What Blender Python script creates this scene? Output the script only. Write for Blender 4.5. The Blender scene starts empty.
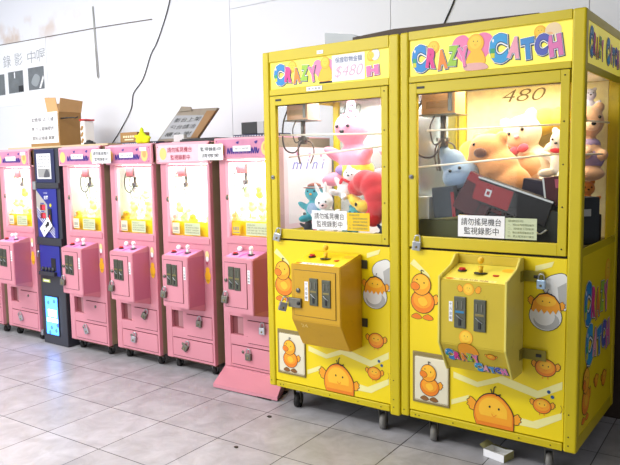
import bpy, bmesh, math, random
from mathutils import Vector, Matrix, Euler
from math import pi, sin, cos, radians as R
random.seed(7)
sc = bpy.context.scene
C = sc.collection

# ------------------------------------------------------------------ camera, world, lights, exposure
cam = bpy.data.cameras.new('camera'); camo = bpy.data.objects.new('camera', cam); C.objects.link(camo)
cam.sensor_fit = 'HORIZONTAL'; cam.sensor_width = 36.0; cam.lens = 667.38 * 36 / 620
YAW, PITCH, ROLL = 0.62482, -0.101857, -0.016834
_f = Vector((-sin(YAW) * cos(PITCH), cos(YAW) * cos(PITCH), sin(PITCH)))
_r = Vector((cos(YAW), sin(YAW), 0)); _u = _r.cross(_f)
_r2 = cos(ROLL) * _r + sin(ROLL) * _u; _u2 = -sin(ROLL) * _r + cos(ROLL) * _u
_m = Matrix((_r2, _u2, -_f)).transposed().to_4x4(); _m.translation = Vector((2.409, -2.9123, 1.3986))
camo.matrix_world = _m; cam.clip_start = 0.05
sc.camera = camo

sc.view_settings.view_transform = 'Standard'; sc.view_settings.look = 'None'
sc.view_settings.gamma = 1; sc.view_settings.use_curve_mapping = False
sc.view_settings.exposure = 0.32

w = bpy.data.worlds.new('world'); sc.world = w; w.use_nodes = True
w.node_tree.nodes['Background'].inputs[0].default_value = (0.92, 0.95, 1.0, 1)
w.node_tree.nodes['Background'].inputs[1].default_value = 0.5

def area(name, loc, target, sx, sy, power, col=(1, 1, 1)):
    l = bpy.data.lights.new(name, 'AREA'); l.shape = 'RECTANGLE'; l.size = sx; l.size_y = sy
    l.energy = power; l.color = col
    o = bpy.data.objects.new(name, l); C.objects.link(o); o.location = loc
    d = Vector(target) - Vector(loc); o.rotation_euler = d.to_track_quat('-Z', 'Y').to_euler()
    return o
# rows of ceiling tubes in front of the machines and the bright open shop front behind the viewer
area('ceiling_lamp_near', (-0.6, -2.5, 3.1), (-0.5, -1.6, 0), 2.6, 0.5, 75, (1, 0.98, 0.96))
area('ceiling_lamp_far', (-3.2, -1.6, 3.1), (-3.0, -0.6, 0), 2.6, 0.5, 60, (0.98, 0.99, 1))
area('shop_front_daylight', (-2.8, -5.5, 1.9), (-1.0, 0.5, 1.0), 4.5, 2.6, 95, (0.95, 0.98, 1))

# ------------------------------------------------------------------ materials
def lin(h):
    if isinstance(h, str):
        h = h.lstrip('#'); c = [int(h[i:i + 2], 16) / 255 for i in (0, 2, 4)]
    else: c = [v / 255 for v in h]
    return tuple((v / 12.92 if v <= 0.04045 else ((v + 0.055) / 1.055) ** 2.4) for v in c) + (1,)
MATS = {}
def mat(name, col, rough=0.5, metal=0.0, vary=0.08, scale=6.0, bump=0.0, bscale=60.0, emit=0.0, ecol=None, dirt=None, dirt_amt=0.0, sheen=0.0, coat=0.0):
    if name in MATS: return MATS[name]
    m = bpy.data.materials.new(name); m.use_nodes = True; nt = m.node_tree; N = nt.nodes; L = nt.links
    b = N['Principled BSDF']; b.inputs['Roughness'].default_value = rough; b.inputs['Metallic'].default_value = metal
    c = lin(col)
    tc = N.new('ShaderNodeTexCoord'); no = N.new('ShaderNodeTexNoise'); no.inputs['Scale'].default_value = scale; no.inputs['Detail'].default_value = 5
    L.new(tc.outputs['Object'], no.inputs['Vector'])
    mx = N.new('ShaderNodeMix'); mx.data_type = 'RGBA'
    mx.inputs['A'].default_value = tuple(v * (1 - vary) for v in c[:3]) + (1,)
    mx.inputs['B'].default_value = tuple(min(1, v * (1 + vary)) for v in c[:3]) + (1,)
    L.new(no.outputs['Fac'], mx.inputs['Factor']); out = mx.outputs['Result']
    if dirt:
        n2 = N.new('ShaderNodeTexNoise'); n2.inputs['Scale'].default_value = 14; n2.inputs['Detail'].default_value = 8; n2.inputs['Roughness'].default_value = 0.75
        L.new(tc.outputs['Object'], n2.inputs['Vector'])
        rp = N.new('ShaderNodeValToRGB'); rp.color_ramp.elements[0].position = 0.60; rp.color_ramp.elements[0].color = (0, 0, 0, 1)
        rp.color_ramp.elements[1].position = 0.74; rp.color_ramp.elements[1].color = (dirt_amt,) * 3 + (1,)
        L.new(n2.outputs['Fac'], rp.inputs['Fac'])
        m2 = N.new('ShaderNodeMix'); m2.data_type = 'RGBA'; m2.inputs['B'].default_value = lin(dirt)
        L.new(rp.outputs['Color'], m2.inputs['Factor']); L.new(out, m2.inputs['A']); out = m2.outputs['Result']
    L.new(out, b.inputs['Base Color'])
    if bump:
        n3 = N.new('ShaderNodeTexNoise'); n3.inputs['Scale'].default_value = bscale; n3.inputs['Detail'].default_value = 4
        L.new(tc.outputs['Object'], n3.inputs['Vector'])
        bp = N.new('ShaderNodeBump'); bp.inputs['Strength'].default_value = bump; bp.inputs['Distance'].default_value = 0.004
        L.new(n3.outputs['Fac'], bp.inputs['Height']); L.new(bp.outputs['Normal'], b.inputs['Normal'])
    if emit:
        b.inputs['Emission Color'].default_value = lin(ecol or col); b.inputs['Emission Strength'].default_value = emit
    if sheen: b.inputs['Sheen Weight'].default_value = sheen
    if coat: b.inputs['Coat Weight'].default_value = coat
    MATS[name] = m; return m

def glass(name, tint=(1, 1, 1), refl=1.0):
    m = bpy.data.materials.new(name); m.use_nodes = True; nt = m.node_tree; N = nt.nodes; L = nt.links
    N.remove(N['Principled BSDF']); o = N['Material Output']
    t = N.new('ShaderNodeBsdfTransparent'); t.inputs[0].default_value = tint + (1,)
    g = N.new('ShaderNodeBsdfGlossy'); g.inputs['Roughness'].default_value = 0.03
    fr = N.new('ShaderNodeFresnel'); fr.inputs[0].default_value = 1.45
    mu = N.new('ShaderNodeMath'); mu.operation = 'MULTIPLY'; mu.inputs[1].default_value = refl
    L.new(fr.outputs[0], mu.inputs[0]); mx = N.new('ShaderNodeMixShader')
    ge = N.new('ShaderNodeNewGeometry'); inv = N.new('ShaderNodeMath'); inv.operation = 'SUBTRACT'; inv.inputs[0].default_value = 1.0; L.new(ge.outputs['Backfacing'], inv.inputs[1])
    m2 = N.new('ShaderNodeMath'); m2.operation = 'MULTIPLY'; L.new(mu.outputs[0], m2.inputs[0]); L.new(inv.outputs[0], m2.inputs[1])
    L.new(m2.outputs[0], mx.inputs[0]); L.new(t.outputs[0], mx.inputs[1]); L.new(g.outputs[0], mx.inputs[2]); L.new(mx.outputs[0], o.inputs[0])
    return m
GL = glass('clear_glass', (0.97, 0.98, 0.98), 0.5)
Yf = mat('yellow_frame_paint', '#cfba00', 0.38, vary=0.06, scale=4, dirt='#5a4a10', dirt_amt=0.25)
Yp = mat('yellow_print_panel', '#f3d800', 0.4, vary=0.04, scale=3, dirt='#8a6a10', dirt_amt=0.10)
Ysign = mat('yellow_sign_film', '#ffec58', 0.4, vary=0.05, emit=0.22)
Ybox = mat('ochre_yellow_box', '#cc9c12', 0.42, vary=0.08, scale=8, dirt='#6a4d12', dirt_amt=0.35)
Yboxtop = mat('bright_yellow_print', '#f2d40a', 0.4, vary=0.05)
Ybox2 = mat('lemon_worn_box', '#cfb62c', 0.42, vary=0.1, scale=8, dirt='#6a5d22', dirt_amt=0.4)
cream = mat('cream_print', '#f3ec9e', 0.5)
creamw = mat('cream_acrylic', '#e6dfc4', 0.35, vary=0.06)
PK = mat('pink_metal_paint', '#d68d9b', 0.34, vary=0.05, scale=4, dirt='#a8606c', dirt_amt=0.25)
PKshade = mat('pink_box_side_shade', '#c8768f', 0.36, vary=0.06, scale=4)  # darker pink puts the shade on the control box's right side into colour
PKtop = mat('magenta_pink_print', '#e490c0', 0.35, vary=0.12, scale=20)
PKsign = mat('rose_sign_print', '#cc86a4', 0.4, vary=0.22, scale=22)
PKsignl = mat('pale_rose_sign_print', '#f6c3cf', 0.4, vary=0.15, scale=22)
PKlip = mat('light_pink_lip', '#e8a8b6', 0.35)
PLY = mat('brown_plywood', '#a08e72', 0.6, vary=0.2, scale=9)
DK = mat('dark_backing', '#2a2420', 0.7)
BLK = mat('black_plastic', '#1c1c1e', 0.45)
INK = mat('black_ink', '#141414', 0.6)
RUB = mat('black_rubber', '#1b1a1a', 0.7)
WHL = mat('grey_wheel', '#7a7874', 0.5)
STL = mat('brushed_steel', '#b9bcc0', 0.3, metal=0.9)
STLD = mat('dull_steel', '#7b786e', 0.4, metal=0.75, vary=0.2, scale=30)
COIN = mat('dark_coin_plate', '#5d5f52', 0.35, metal=0.6, vary=0.25, scale=60)
BRS = mat('dull_brass', '#8c8052', 0.4, metal=0.7)
WHT = mat('white_plastic', '#f4f4f4', 0.35)
PAP = mat('white_paper', '#f6f6f8', 0.7, vary=0.02)
PAPC = mat('cream_paper', '#e9e3bd', 0.7, vary=0.05, scale=20)
PAPG = mat('pale_green_paper', '#cdd6b0', 0.7, vary=0.05, scale=20)
PAPY = mat('yellow_paper', '#f0c822', 0.7)
GREYTXT = mat('grey_ink', '#85868c', 0.7)
PALETXT = mat('olive_ink', '#7d8360', 0.7)
RED = mat('red_plastic', '#cc1f22', 0.3)
REDINK = mat('dark_red_ink', '#a01838', 0.6)
BLUINK = mat('violet_blue_ink', '#3b2a86', 0.6)
ORG1 = mat('deep_orange_print', '#ee8212', 0.45, vary=0.03)
ORG2 = mat('orange_print', '#f8a41c', 0.45, vary=0.03)
ORG3 = mat('amber_print', '#ffc22c', 0.45, vary=0.03)
BRN = mat('brown_print', '#8a5a22', 0.5)
EGG = mat('egg_white_print', '#e8e8e4', 0.45); EGGS = mat('egg_grey_print', '#b5b5b2', 0.45)
YIN = mat('yellow_tray', '#ffd808', 0.4, vary=0.03)
PANEL = mat('white_inner_panel', '#f2f3f6', 0.45, vary=0.02)
PANELG = mat('grey_mirror_panel', '#c2ccc6', 0.15, metal=0.35, vary=0.06)
PANELW = mat('cream_reflection_panel', '#f6e8b8', 0.35, vary=0.25, scale=28)  # warm reflections of the mirrored back painted in as cream mottling
ROD = mat('ivory_rod', '#f3ead8', 0.35)
CARD = mat('brown_cardboard', '#a07a48', 0.75, vary=0.1, scale=12)
CARDL = mat('light_cardboard', '#c9a06c', 0.75, vary=0.1, scale=12)
CARDD = mat('deep_cardboard', '#94704a', 0.8, vary=0.1, scale=12)
GRN = mat('lime_plush', '#d6e81a', 0.9)

# ------------------------------------------------------------------ mesh builder
_tc = {}
def text_geo(body, bold, shear):
    k = (body, bold, shear)
    if k in _tc: return _tc[k]
    cu = bpy.data.curves.new('t', 'FONT'); cu.body = body; cu.size = 1; cu.offset = bold; cu.shear = shear; cu.resolution_u = 3; cu.space_line = 0.95
    o = bpy.data.objects.new('t', cu); C.objects.link(o)
    dg = bpy.context.evaluated_depsgraph_get(); me = bpy.data.meshes.new_from_object(o.evaluated_get(dg))
    V = [(v.co.x, v.co.y) for v in me.vertices]; F = [tuple(p.vertices) for p in me.polygons]
    bpy.data.objects.remove(o); bpy.data.curves.remove(cu); bpy.data.meshes.remove(me)
    _tc[k] = (V, F); return V, F

def smooth_pts(pts, n=5, closed=True):
    out = []; N = len(pts)
    rng = range(N) if closed else range(N - 1)
    for i in rng:
        g = (lambda j: pts[j % N]) if closed else (lambda j: pts[max(0, min(N - 1, j))])
        p0, p1, p2, p3 = [Vector(g(i + d)) for d in (-1, 0, 1, 2)]
        for k in range(n):
            t = k / n
            out.append(0.5 * ((2 * p1) + (-p0 + p2) * t + (2 * p0 - 5 * p1 + 4 * p2 - p3) * t * t + (-p0 + 3 * p1 - 3 * p2 + p3) * t ** 3))
    if not closed: out.append(Vector(pts[-1]))
    return out

class MB:
    def __init__(s): s.V = []; s.F = []; s.M = []; s.S = []; s.mats = []; s.fr = None
    def mi(s, m):
        if m not in s.mats: s.mats.append(m)
        return s.mats.index(m)
    def add(s, V, F, m, smooth=False, T=None):
        b = len(s.V); k = s.mi(m)
        s.V += [tuple(T @ Vector(v)) if T else tuple(v) for v in V]
        for f in F: s.F.append(tuple(b + i for i in f)); s.M.append(k); s.S.append(smooth)
        return s
    def bm(s, bm_, m, smooth=False, T=None):
        bm_.verts.index_update(); s.add([v.co.copy() for v in bm_.verts], [[v.index for v in f.verts] for f in bm_.faces], m, smooth, T); bm_.free(); return s
    def box(s, x0, x1, y0, y1, z0, z1, m, bev=0.0, T=None, seg=2):
        b = bmesh.new(); bmesh.ops.create_cube(b, size=1)
        for v in b.verts: v.co = Vector(((x0 + x1) / 2 + v.co.x * (x1 - x0), (y0 + y1) / 2 + v.co.y * (y1 - y0), (z0 + z1) / 2 + v.co.z * (z1 - z0)))
        if bev: bmesh.ops.bevel(b, geom=list(b.edges), offset=bev, segments=seg, affect='EDGES', profile=0.5)
        return s.bm(b, m, False, T)
    def prism(s, prof, a0, a1, m, axis='x', bev=0.0, T=None):
        """closed 2D profile extruded along an axis; profile is (y,z) for x, (x,z) for y, (x,y) for z"""
        def P(q, a): return (a, q[0], q[1]) if axis == 'x' else ((q[0], a, q[1]) if axis == 'y' else (q[0], q[1], a))
        b = bmesh.new(); n = len(prof)
        A = [b.verts.new(P(q, a0)) for q in prof]; B = [b.verts.new(P(q, a1)) for q in prof]
        b.faces.new(A); b.faces.new(B[::-1])
        for i in range(n): b.faces.new((A[i], B[i], B[(i + 1) % n], A[(i + 1) % n]))
        bmesh.ops.recalc_face_normals(b, faces=b.faces)
        if bev: bmesh.ops.bevel(b, geom=list(b.edges), offset=bev, segments=2, affect='EDGES')
        return s.bm(b, m, False, T)
    def cyl(s, p, q, r, m, r2=None, n=16, smooth=True):
        p, q = Vector(p), Vector(q); r2 = r if r2 is None else r2; d = q - p
        b = bmesh.new(); bmesh.ops.create_cone(b, cap_ends=True, segments=n, radius1=r, radius2=r2, depth=d.length)
        T = Matrix.Translation((p + q) / 2) @ d.to_track_quat('Z', 'Y').to_matrix().to_4x4()
        return s.bm(b, m, smooth, T)
    def ball(s, c, r, m, n=16, T=None):
        rr = r if hasattr(r, '__len__') else (r, r, r)
        b = bmesh.new(); bmesh.ops.create_uvsphere(b, u_segments=n, v_segments=n // 2 + 2, radius=1)
        for v in b.verts: v.co = Vector((c[0] + v.co.x * rr[0], c[1] + v.co.y * rr[1], c[2] + v.co.z * rr[2]))
        return s.bm(b, m, True, T)
    def tube(s, pts, r, m, n=8, sm=5, rs=None):
        P = smooth_pts(pts, sm, False) if sm else [Vector(p) for p in pts]
        V = []; F = []; up = Vector((0.13, 0.21, 0.97)).normalized(); K = len(P)
        for i, p in enumerate(P):
            t = (P[min(i + 1, K - 1)] - P[max(i - 1, 0)]).normalized()
            a = t.cross(up); a = a.normalized() if a.length > 1e-4 else t.orthogonal().normalized(); bb = t.cross(a).normalized(); up = bb.cross(t) if False else up
            rad = r if rs is None else rs[0] + (rs[1] - rs[0]) * i / (K - 1)
            for k in range(n): V.append(p + a * (rad * cos(2 * pi * k / n)) + bb * (rad * sin(2 * pi * k / n)))
        for i in range(K - 1):
            for k in range(n):
                F.append((i * n + k, i * n + (k + 1) % n, (i + 1) * n + (k + 1) % n, (i + 1) * n + k))
        F.append(tuple(range(n))[::-1]); F.append(tuple((K - 1) * n + k for k in range(n)))
        return s.add(V, F, m, True)
    # flat printed shapes: s.fr maps (u, v, layer) to a 3D point
    def flat(s, pts, m, l=1): return s.add([s.fr(p[0], p[1], l) for p in pts], [tuple(range(len(pts)))], m)
    def blob2(s, pts, m, l=1, out=None, ow=0.002, n=5, om=None):
        P = smooth_pts([(p[0], p[1], 0) for p in pts], n)
        if out is not None:
            K = len(P); A = sum(P[i].x * P[(i + 1) % K].y - P[(i + 1) % K].x * P[i].y for i in range(K)); sg = 1 if A > 0 else -1; O = []
            for i in range(K):
                t = (P[(i + 1) % K] - P[i - 1]).normalized(); O.append((P[i].x + sg * t.y * ow, P[i].y - sg * t.x * ow))
            s.flat(O, out, l - 0.5)
        return s.flat([(p.x, p.y) for p in P], m, l)
    def disc(s, u, v, ru, rv, m, l=1, out=None, ow=0.002, n=24):
        c = [(u + ru * cos(2 * pi * k / n), v + rv * sin(2 * pi * k / n)) for k in range(n)]
        if out is not None: s.flat([(u + (ru + ow) * cos(2 * pi * k / n), v + (rv + ow) * sin(2 * pi * k / n)) for k in range(n)], out, l - 0.5)
        return s.flat(c, m, l)
    def rect2(s, u0, u1, v0, v1, m, l=1): return s.flat([(u0, v0), (u1, v0), (u1, v1), (u0, v1)], m, l)
    def line2(s, pts, wd, m, l=1, sm=4):
        P = smooth_pts([(p[0], p[1], 0) for p in pts], sm, False) if sm else [Vector((p[0], p[1], 0)) for p in pts]
        A = []; B = []
        for i in range(len(P)):
            t = (P[min(i + 1, len(P) - 1)] - P[max(i - 1, 0)]).normalized(); nrm = Vector((-t.y, t.x, 0)) * wd / 2
            A.append(P[i] + nrm); B.append(P[i] - nrm)
        V = [s.fr(p.x, p.y, l) for p in A] + [s.fr(p.x, p.y, l) for p in B]; K = len(P)
        return s.add(V, [(K + i, K + i + 1, i + 1, i) for i in range(K - 1)], m)
    def text(s, body, u0, u1, v0, v1, m, l=1, bold=0.0, shear=0.0, rot=0.0, keep=False):
        V, F = text_geo(body, bold, shear)
        if not V: return s
        xs = [v[0] for v in V]; ys = [v[1] for v in V]; a, b, c, d = min(xs), max(xs), min(ys), max(ys)
        sx = (u1 - u0) / (b - a); sy = (v1 - v0) / (d - c); cu, cv = (u0 + u1) / 2, (v0 + v1) / 2
        W = []
        for x, y in V:
            px = (x - (a + b) / 2) * sx; py = (y - (c + d) / 2) * sy
            W.append(s.fr(cu + px * cos(rot) - py * sin(rot), cv + px * sin(rot) + py * cos(rot), l))
        return s.add(W, F, m)
    def build(s, name, parent=None, loc=None, rot=None, label=None):
        me = bpy.data.meshes.new(name); me.from_pydata(s.V, [], s.F)
        for m in s.mats: me.materials.append(m)
        me.polygons.foreach_set('material_index', s.M); me.polygons.foreach_set('use_smooth', s.S); me.update()
        o = bpy.data.objects.new(name, me); C.objects.link(o)
        if parent: o.parent = parent
        if loc: o.location = loc
        if rot: o.rotation_euler = rot
        if label: o['label'] = label
        return o
def front(y, eps=0.0007): return lambda u, v, l: (u, y - l * eps, v)
def frame_of(origin, U, V, N, eps=0.0007):
    o, U, V, N = Vector(origin), Vector(U), Vector(V), Vector(N); return lambda u, v, l: tuple(o + U * u + V * v + N * (l * eps))

def tag(o, label, cat, group=None, kind=None):
    o['label'] = label; o['category'] = cat
    if group: o['group'] = group
    if kind: o['kind'] = kind
    return o
def thing(name, loc, label, cat, group=None, rz=0, rot=None):
    o = bpy.data.objects.new(name, None); C.objects.link(o); o.location = loc; o.rotation_euler = rot or (0, 0, rz); o.empty_display_size = 0.1
    return tag(o, label, cat, group)
def struct(mb, name):
    o = mb.build(name); o['kind'] = 'structure'; return o

# ------------------------------------------------------------------ structure: floor and wall
def floor_mat():
    m = bpy.data.materials.new('stone_floor_tiles'); m.use_nodes = True; nt = m.node_tree; N = nt.nodes; L = nt.links; b = N['Principled BSDF']
    tc = N.new('ShaderNodeTexCoord'); mp = N.new('ShaderNodeMapping'); mp.vector_type = 'TEXTURE'
    mp.inputs['Location'].default_value = (-1.6076, -0.5539, 0); mp.inputs['Rotation'].default_value = (0, 0, 0.02807); L.new(tc.outputs['Object'], mp.inputs[0])
    br = N.new('ShaderNodeTexBrick'); br.offset = 0; br.squash = 1; S = 0.41831
    br.inputs['Scale'].default_value = 1; br.inputs['Brick Width'].default_value = S; br.inputs['Row Height'].default_value = S
    br.inputs['Mortar Size'].default_value = 0.0027; br.inputs['Mortar Smooth'].default_value = 0.3; br.inputs['Bias'].default_value = 0.0
    br.inputs['Color1'].default_value = lin('#adacb0'); br.inputs['Color2'].default_value = lin('#b7b6bb'); br.inputs['Mortar'].default_value = lin('#1c1a1c')
    L.new(mp.outputs[0], br.inputs['Vector'])
    n1 = N.new('ShaderNodeTexNoise'); n1.inputs['Scale'].default_value = 7; n1.inputs['Detail'].default_value = 9; n1.inputs['Roughness'].default_value = 0.62; n1.inputs['Distortion'].default_value = 0.6
    L.new(tc.outputs['Object'], n1.inputs['Vector'])
    rp = N.new('ShaderNodeValToRGB'); rp.color_ramp.elements[0].position = 0.35; rp.color_ramp.elements[0].color = (0.80, 0.80, 0.80, 1)
    rp.color_ramp.elements[1].position = 0.68; rp.color_ramp.elements[1].color = (1.12, 1.12, 1.13, 1); L.new(n1.outputs['Fac'], rp.inputs[0])
    mx = N.new('ShaderNodeMix'); mx.data_type = 'RGBA'; mx.blend_type = 'MULTIPLY'; mx.inputs['Factor'].default_value = 1
    L.new(br.outputs['Color'], mx.inputs['A']); L.new(rp.outputs['Color'], mx.inputs['B']); L.new(mx.outputs['Result'], b.inputs['Base Color'])
    rr = N.new('ShaderNodeMapRange'); rr.inputs['To Min'].default_value = 0.22; rr.inputs['To Max'].default_value = 0.42; L.new(n1.outputs['Fac'], rr.inputs['Value']); L.new(rr.outputs[0], b.inputs['Roughness'])
    bp = N.new('ShaderNodeBump'); bp.inputs['Strength'].default_value = 0.5; bp.inputs['Distance'].default_value = 0.002; bp.invert = True
    L.new(br.outputs['Fac'], bp.inputs['Height']); L.new(bp.outputs['Normal'], b.inputs['Normal'])
    b.inputs['Specular IOR Level'].default_value = 0.6
    return m
fb = MB(); fb.box(-8, 5, -7, 1.05, -0.05, 0, floor_mat()); struct(fb, 'floor')
def wall_mat():
    m = mat('painted_wall_board', '#e6e8ee', 0.55, vary=0.015, scale=1.2); nt = m.node_tree; N = nt.nodes; L = nt.links; b = N['Principled BSDF']
    # brown damp stains above the joint on the far left of the wall (their own shape)
    tc = N.new('ShaderNodeTexCoord'); sx = N.new('ShaderNodeSeparateXYZ'); L.new(tc.outputs['Object'], sx.inputs[0])
    n = N.new('ShaderNodeTexNoise'); n.inputs['Scale'].default_value = 3.2; n.inputs['Detail'].default_value = 6; L.new(tc.outputs['Object'], n.inputs['Vector'])
    def band(sock, c, wd):
        s1 = N.new('ShaderNodeMath'); s1.operation = 'SUBTRACT'; s1.inputs[1].default_value = c; L.new(sock, s1.inputs[0])
        s2 = N.new('ShaderNodeMath'); s2.operation = 'ABSOLUTE'; L.new(s1.outputs[0], s2.inputs[0])
        s3 = N.new('ShaderNodeMapRange'); s3.inputs['From Min'].default_value = 0; s3.inputs['From Max'].default_value = wd; s3.inputs['To Min'].default_value = 1; s3.inputs['To Max'].default_value = 0; L.new(s2.outputs[0], s3.inputs['Value']); return s3.outputs[0]
    a = band(sx.outputs['Z'], 2.74, 0.17); c = band(sx.outputs['X'], -4.0, 1.5)
    mu = N.new('ShaderNodeMath'); mu.operation = 'MULTIPLY'; L.new(a, mu.inputs[0]); L.new(c, mu.inputs[1])
    m3 = N.new('ShaderNodeMapRange'); m3.inputs['From Min'].default_value = 0.48; m3.inputs['From Max'].default_value = 0.62; L.new(n.outputs['Fac'], m3.inputs['Value'])
    m4 = N.new('ShaderNodeMath'); m4.operation = 'MULTIPLY'; L.new(mu.outputs[0], m4.inputs[0]); L.new(m3.outputs[0], m4.inputs[1])
    old = b.inputs['Base Color'].links[0].from_socket; mx = N.new('ShaderNodeMix'); mx.data_type = 'RGBA'; mx.inputs['B'].default_value = lin('#c9b09a')
    L.new(m4.outputs[0], mx.inputs['Factor']); L.new(old, mx.inputs['A']); L.new(mx.outputs['Result'], b.inputs['Base Color']); return m
wb = MB(); WM = wall_mat()
# wall boards with narrow joints between them
WY = 0.95
JX = [-8, -1.09, 0.285, 1.49, 5]
for i in range(4):
    if i == 1:
        wb.box(JX[1] + 0.002, JX[2] - 0.002, WY, WY + 0.05, 0, 2.570, WM); wb.box(JX[1] + 0.002, JX[2] - 0.002, WY, WY + 0.05, 2.573, 3.44, WM)
    else: wb.box(JX[i] + (0.002 if i else 0), JX[i + 1] - 0.002, WY, WY + 0.05, 0, 3.44, WM)
wb.box(-8, 5, WY + 0.04, WY + 0.1, 0, 3.44, mat('joint_filler', '#77757a', 0.8))
struct(wb, 'wall_back')
rb = MB(); rb.box(3.7, 3.8, -7, 0.94, 0.001, 3.44, mat('grey_side_wall', '#8d8a86', 0.7)); struct(rb, 'wall_right')
cb = MB(); cb.box(-8, 5, -7, 1.05, 3.45, 3.5, mat('ceiling_board', '#d9dadc', 0.7)); struct(cb, 'ceiling')

# ------------------------------------------------------------------ small shared builders
def padlock(loc, label, s=1.0, rz=0.0, tilt=0.0, body=STL, group='padlocks on the machines'):
    t = thing('padlock', loc, label, 'padlock', None, rot=(0, tilt, rz))
    b = MB(); b.box(-0.017 * s, 0.017 * s, -0.008 * s, 0.008 * s, -0.036 * s, 0, body, 0.003 * s); b.cyl((0, -0.0085 * s, -0.022 * s), (0, -0.0095 * s, -0.022 * s), 0.005 * s, BRS)
    b.build('body', t)
    k = MB(); k.tube([(-0.011 * s, 0, -0.004 * s), (-0.011 * s, 0, 0.012 * s), (-0.006 * s, 0, 0.022 * s), (0.006 * s, 0, 0.022 * s), (0.011 * s, 0, 0.012 * s), (0.011 * s, 0, -0.004 * s)], 0.003 * s, STL)
    k.build('shackle', t); return t

def caster(par, x, y, top, r=0.042, wheel=WHL, rz=0.3):
    e = bpy.data.objects.new('caster', None); C.objects.link(e); e.parent = par; e.location = (x, y, 0); e.rotation_euler = (0, 0, rz)
    b = MB(); b.box(-0.03, 0.03, -0.03, 0.03, top - 0.008, top, STLD, 0.002); b.cyl((0, 0, top - 0.008), (0, 0, top - 0.02), 0.02, STLD)
    for sx in (-1, 1): b.prism([(-0.018, top - 0.018), (0.018, top - 0.018), (0.03, r), (0.012, r - 0.008), (0.0, r + 0.01)], sx * 0.019 - 0.0015, sx * 0.019 + 0.0015, STLD, 'x')
    b.build('fork', e)
    w_ = MB(); w_.cyl((-0.014, 0.014, r), (0.014, 0.014, r), r, wheel, n=24); w_.cyl((-0.016, 0.014, r), (0.016, 0.014, r), r * 0.4, STLD, n=16); w_.build('wheel', e)

def coin_slot(par, x, y, z, wdt=0.045, h=0.12, m=COIN, T=None, extra=None):
    b = MB(); b.box(x - wdt / 2, x + wdt / 2, y - 0.006, y + 0.002, z - h / 2, z + h / 2, m, 0.003)
    b.box(x - wdt * 0.3, x - wdt * 0.18, y - 0.0085, y, z + h * 0.12, z + h * 0.36, STLD, 0.001); b.box(x + wdt * 0.12, x + wdt * 0.24, y - 0.0085, y, z + h * 0.12, z + h * 0.36, STLD, 0.001)
    b.box(x - wdt * 0.36, x + wdt * 0.36, y - 0.0075, y, z - h * 0.02, z + h * 0.05, extra or BRS, 0.001)
    b.box(x - wdt * 0.12, x + wdt * 0.12, y - 0.0085, y, z - h * 0.42, z - h * 0.18, BLK, 0.002)
    b.tube([(x - wdt * 0.3, y - 0.008, z - h * 0.08), (x, y - 0.010, z - h * 0.16), (x + wdt * 0.25, y - 0.008, z - h * 0.22)], 0.0018, STL)
    o = b.build('coin_slot', par); return o

def joystick(par, x, y, z, col, r=0.016, h=0.05, disc_r=0.028):
    b = MB(); b.cyl((x, y, z), (x, y, z + 0.003), disc_r, BLK, n=24); b.cyl((x, y, z), (x, y, z + h * 0.55), r * 0.55, col, r2=r * 0.8)
    b.ball((x, y, z + h), (r, r, r * 1.05), col); b.build('joystick', par)
def button(par, x, y, z, m, r=0.014):
    b = MB(); b.cyl((x, y, z), (x, y, z + 0.006), r * 1.25, BLK, n=20); b.cyl((x, y, z + 0.004), (x, y, z + 0.016), r, m, r2=r * 0.85, n=20); b.build('button', par)

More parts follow.
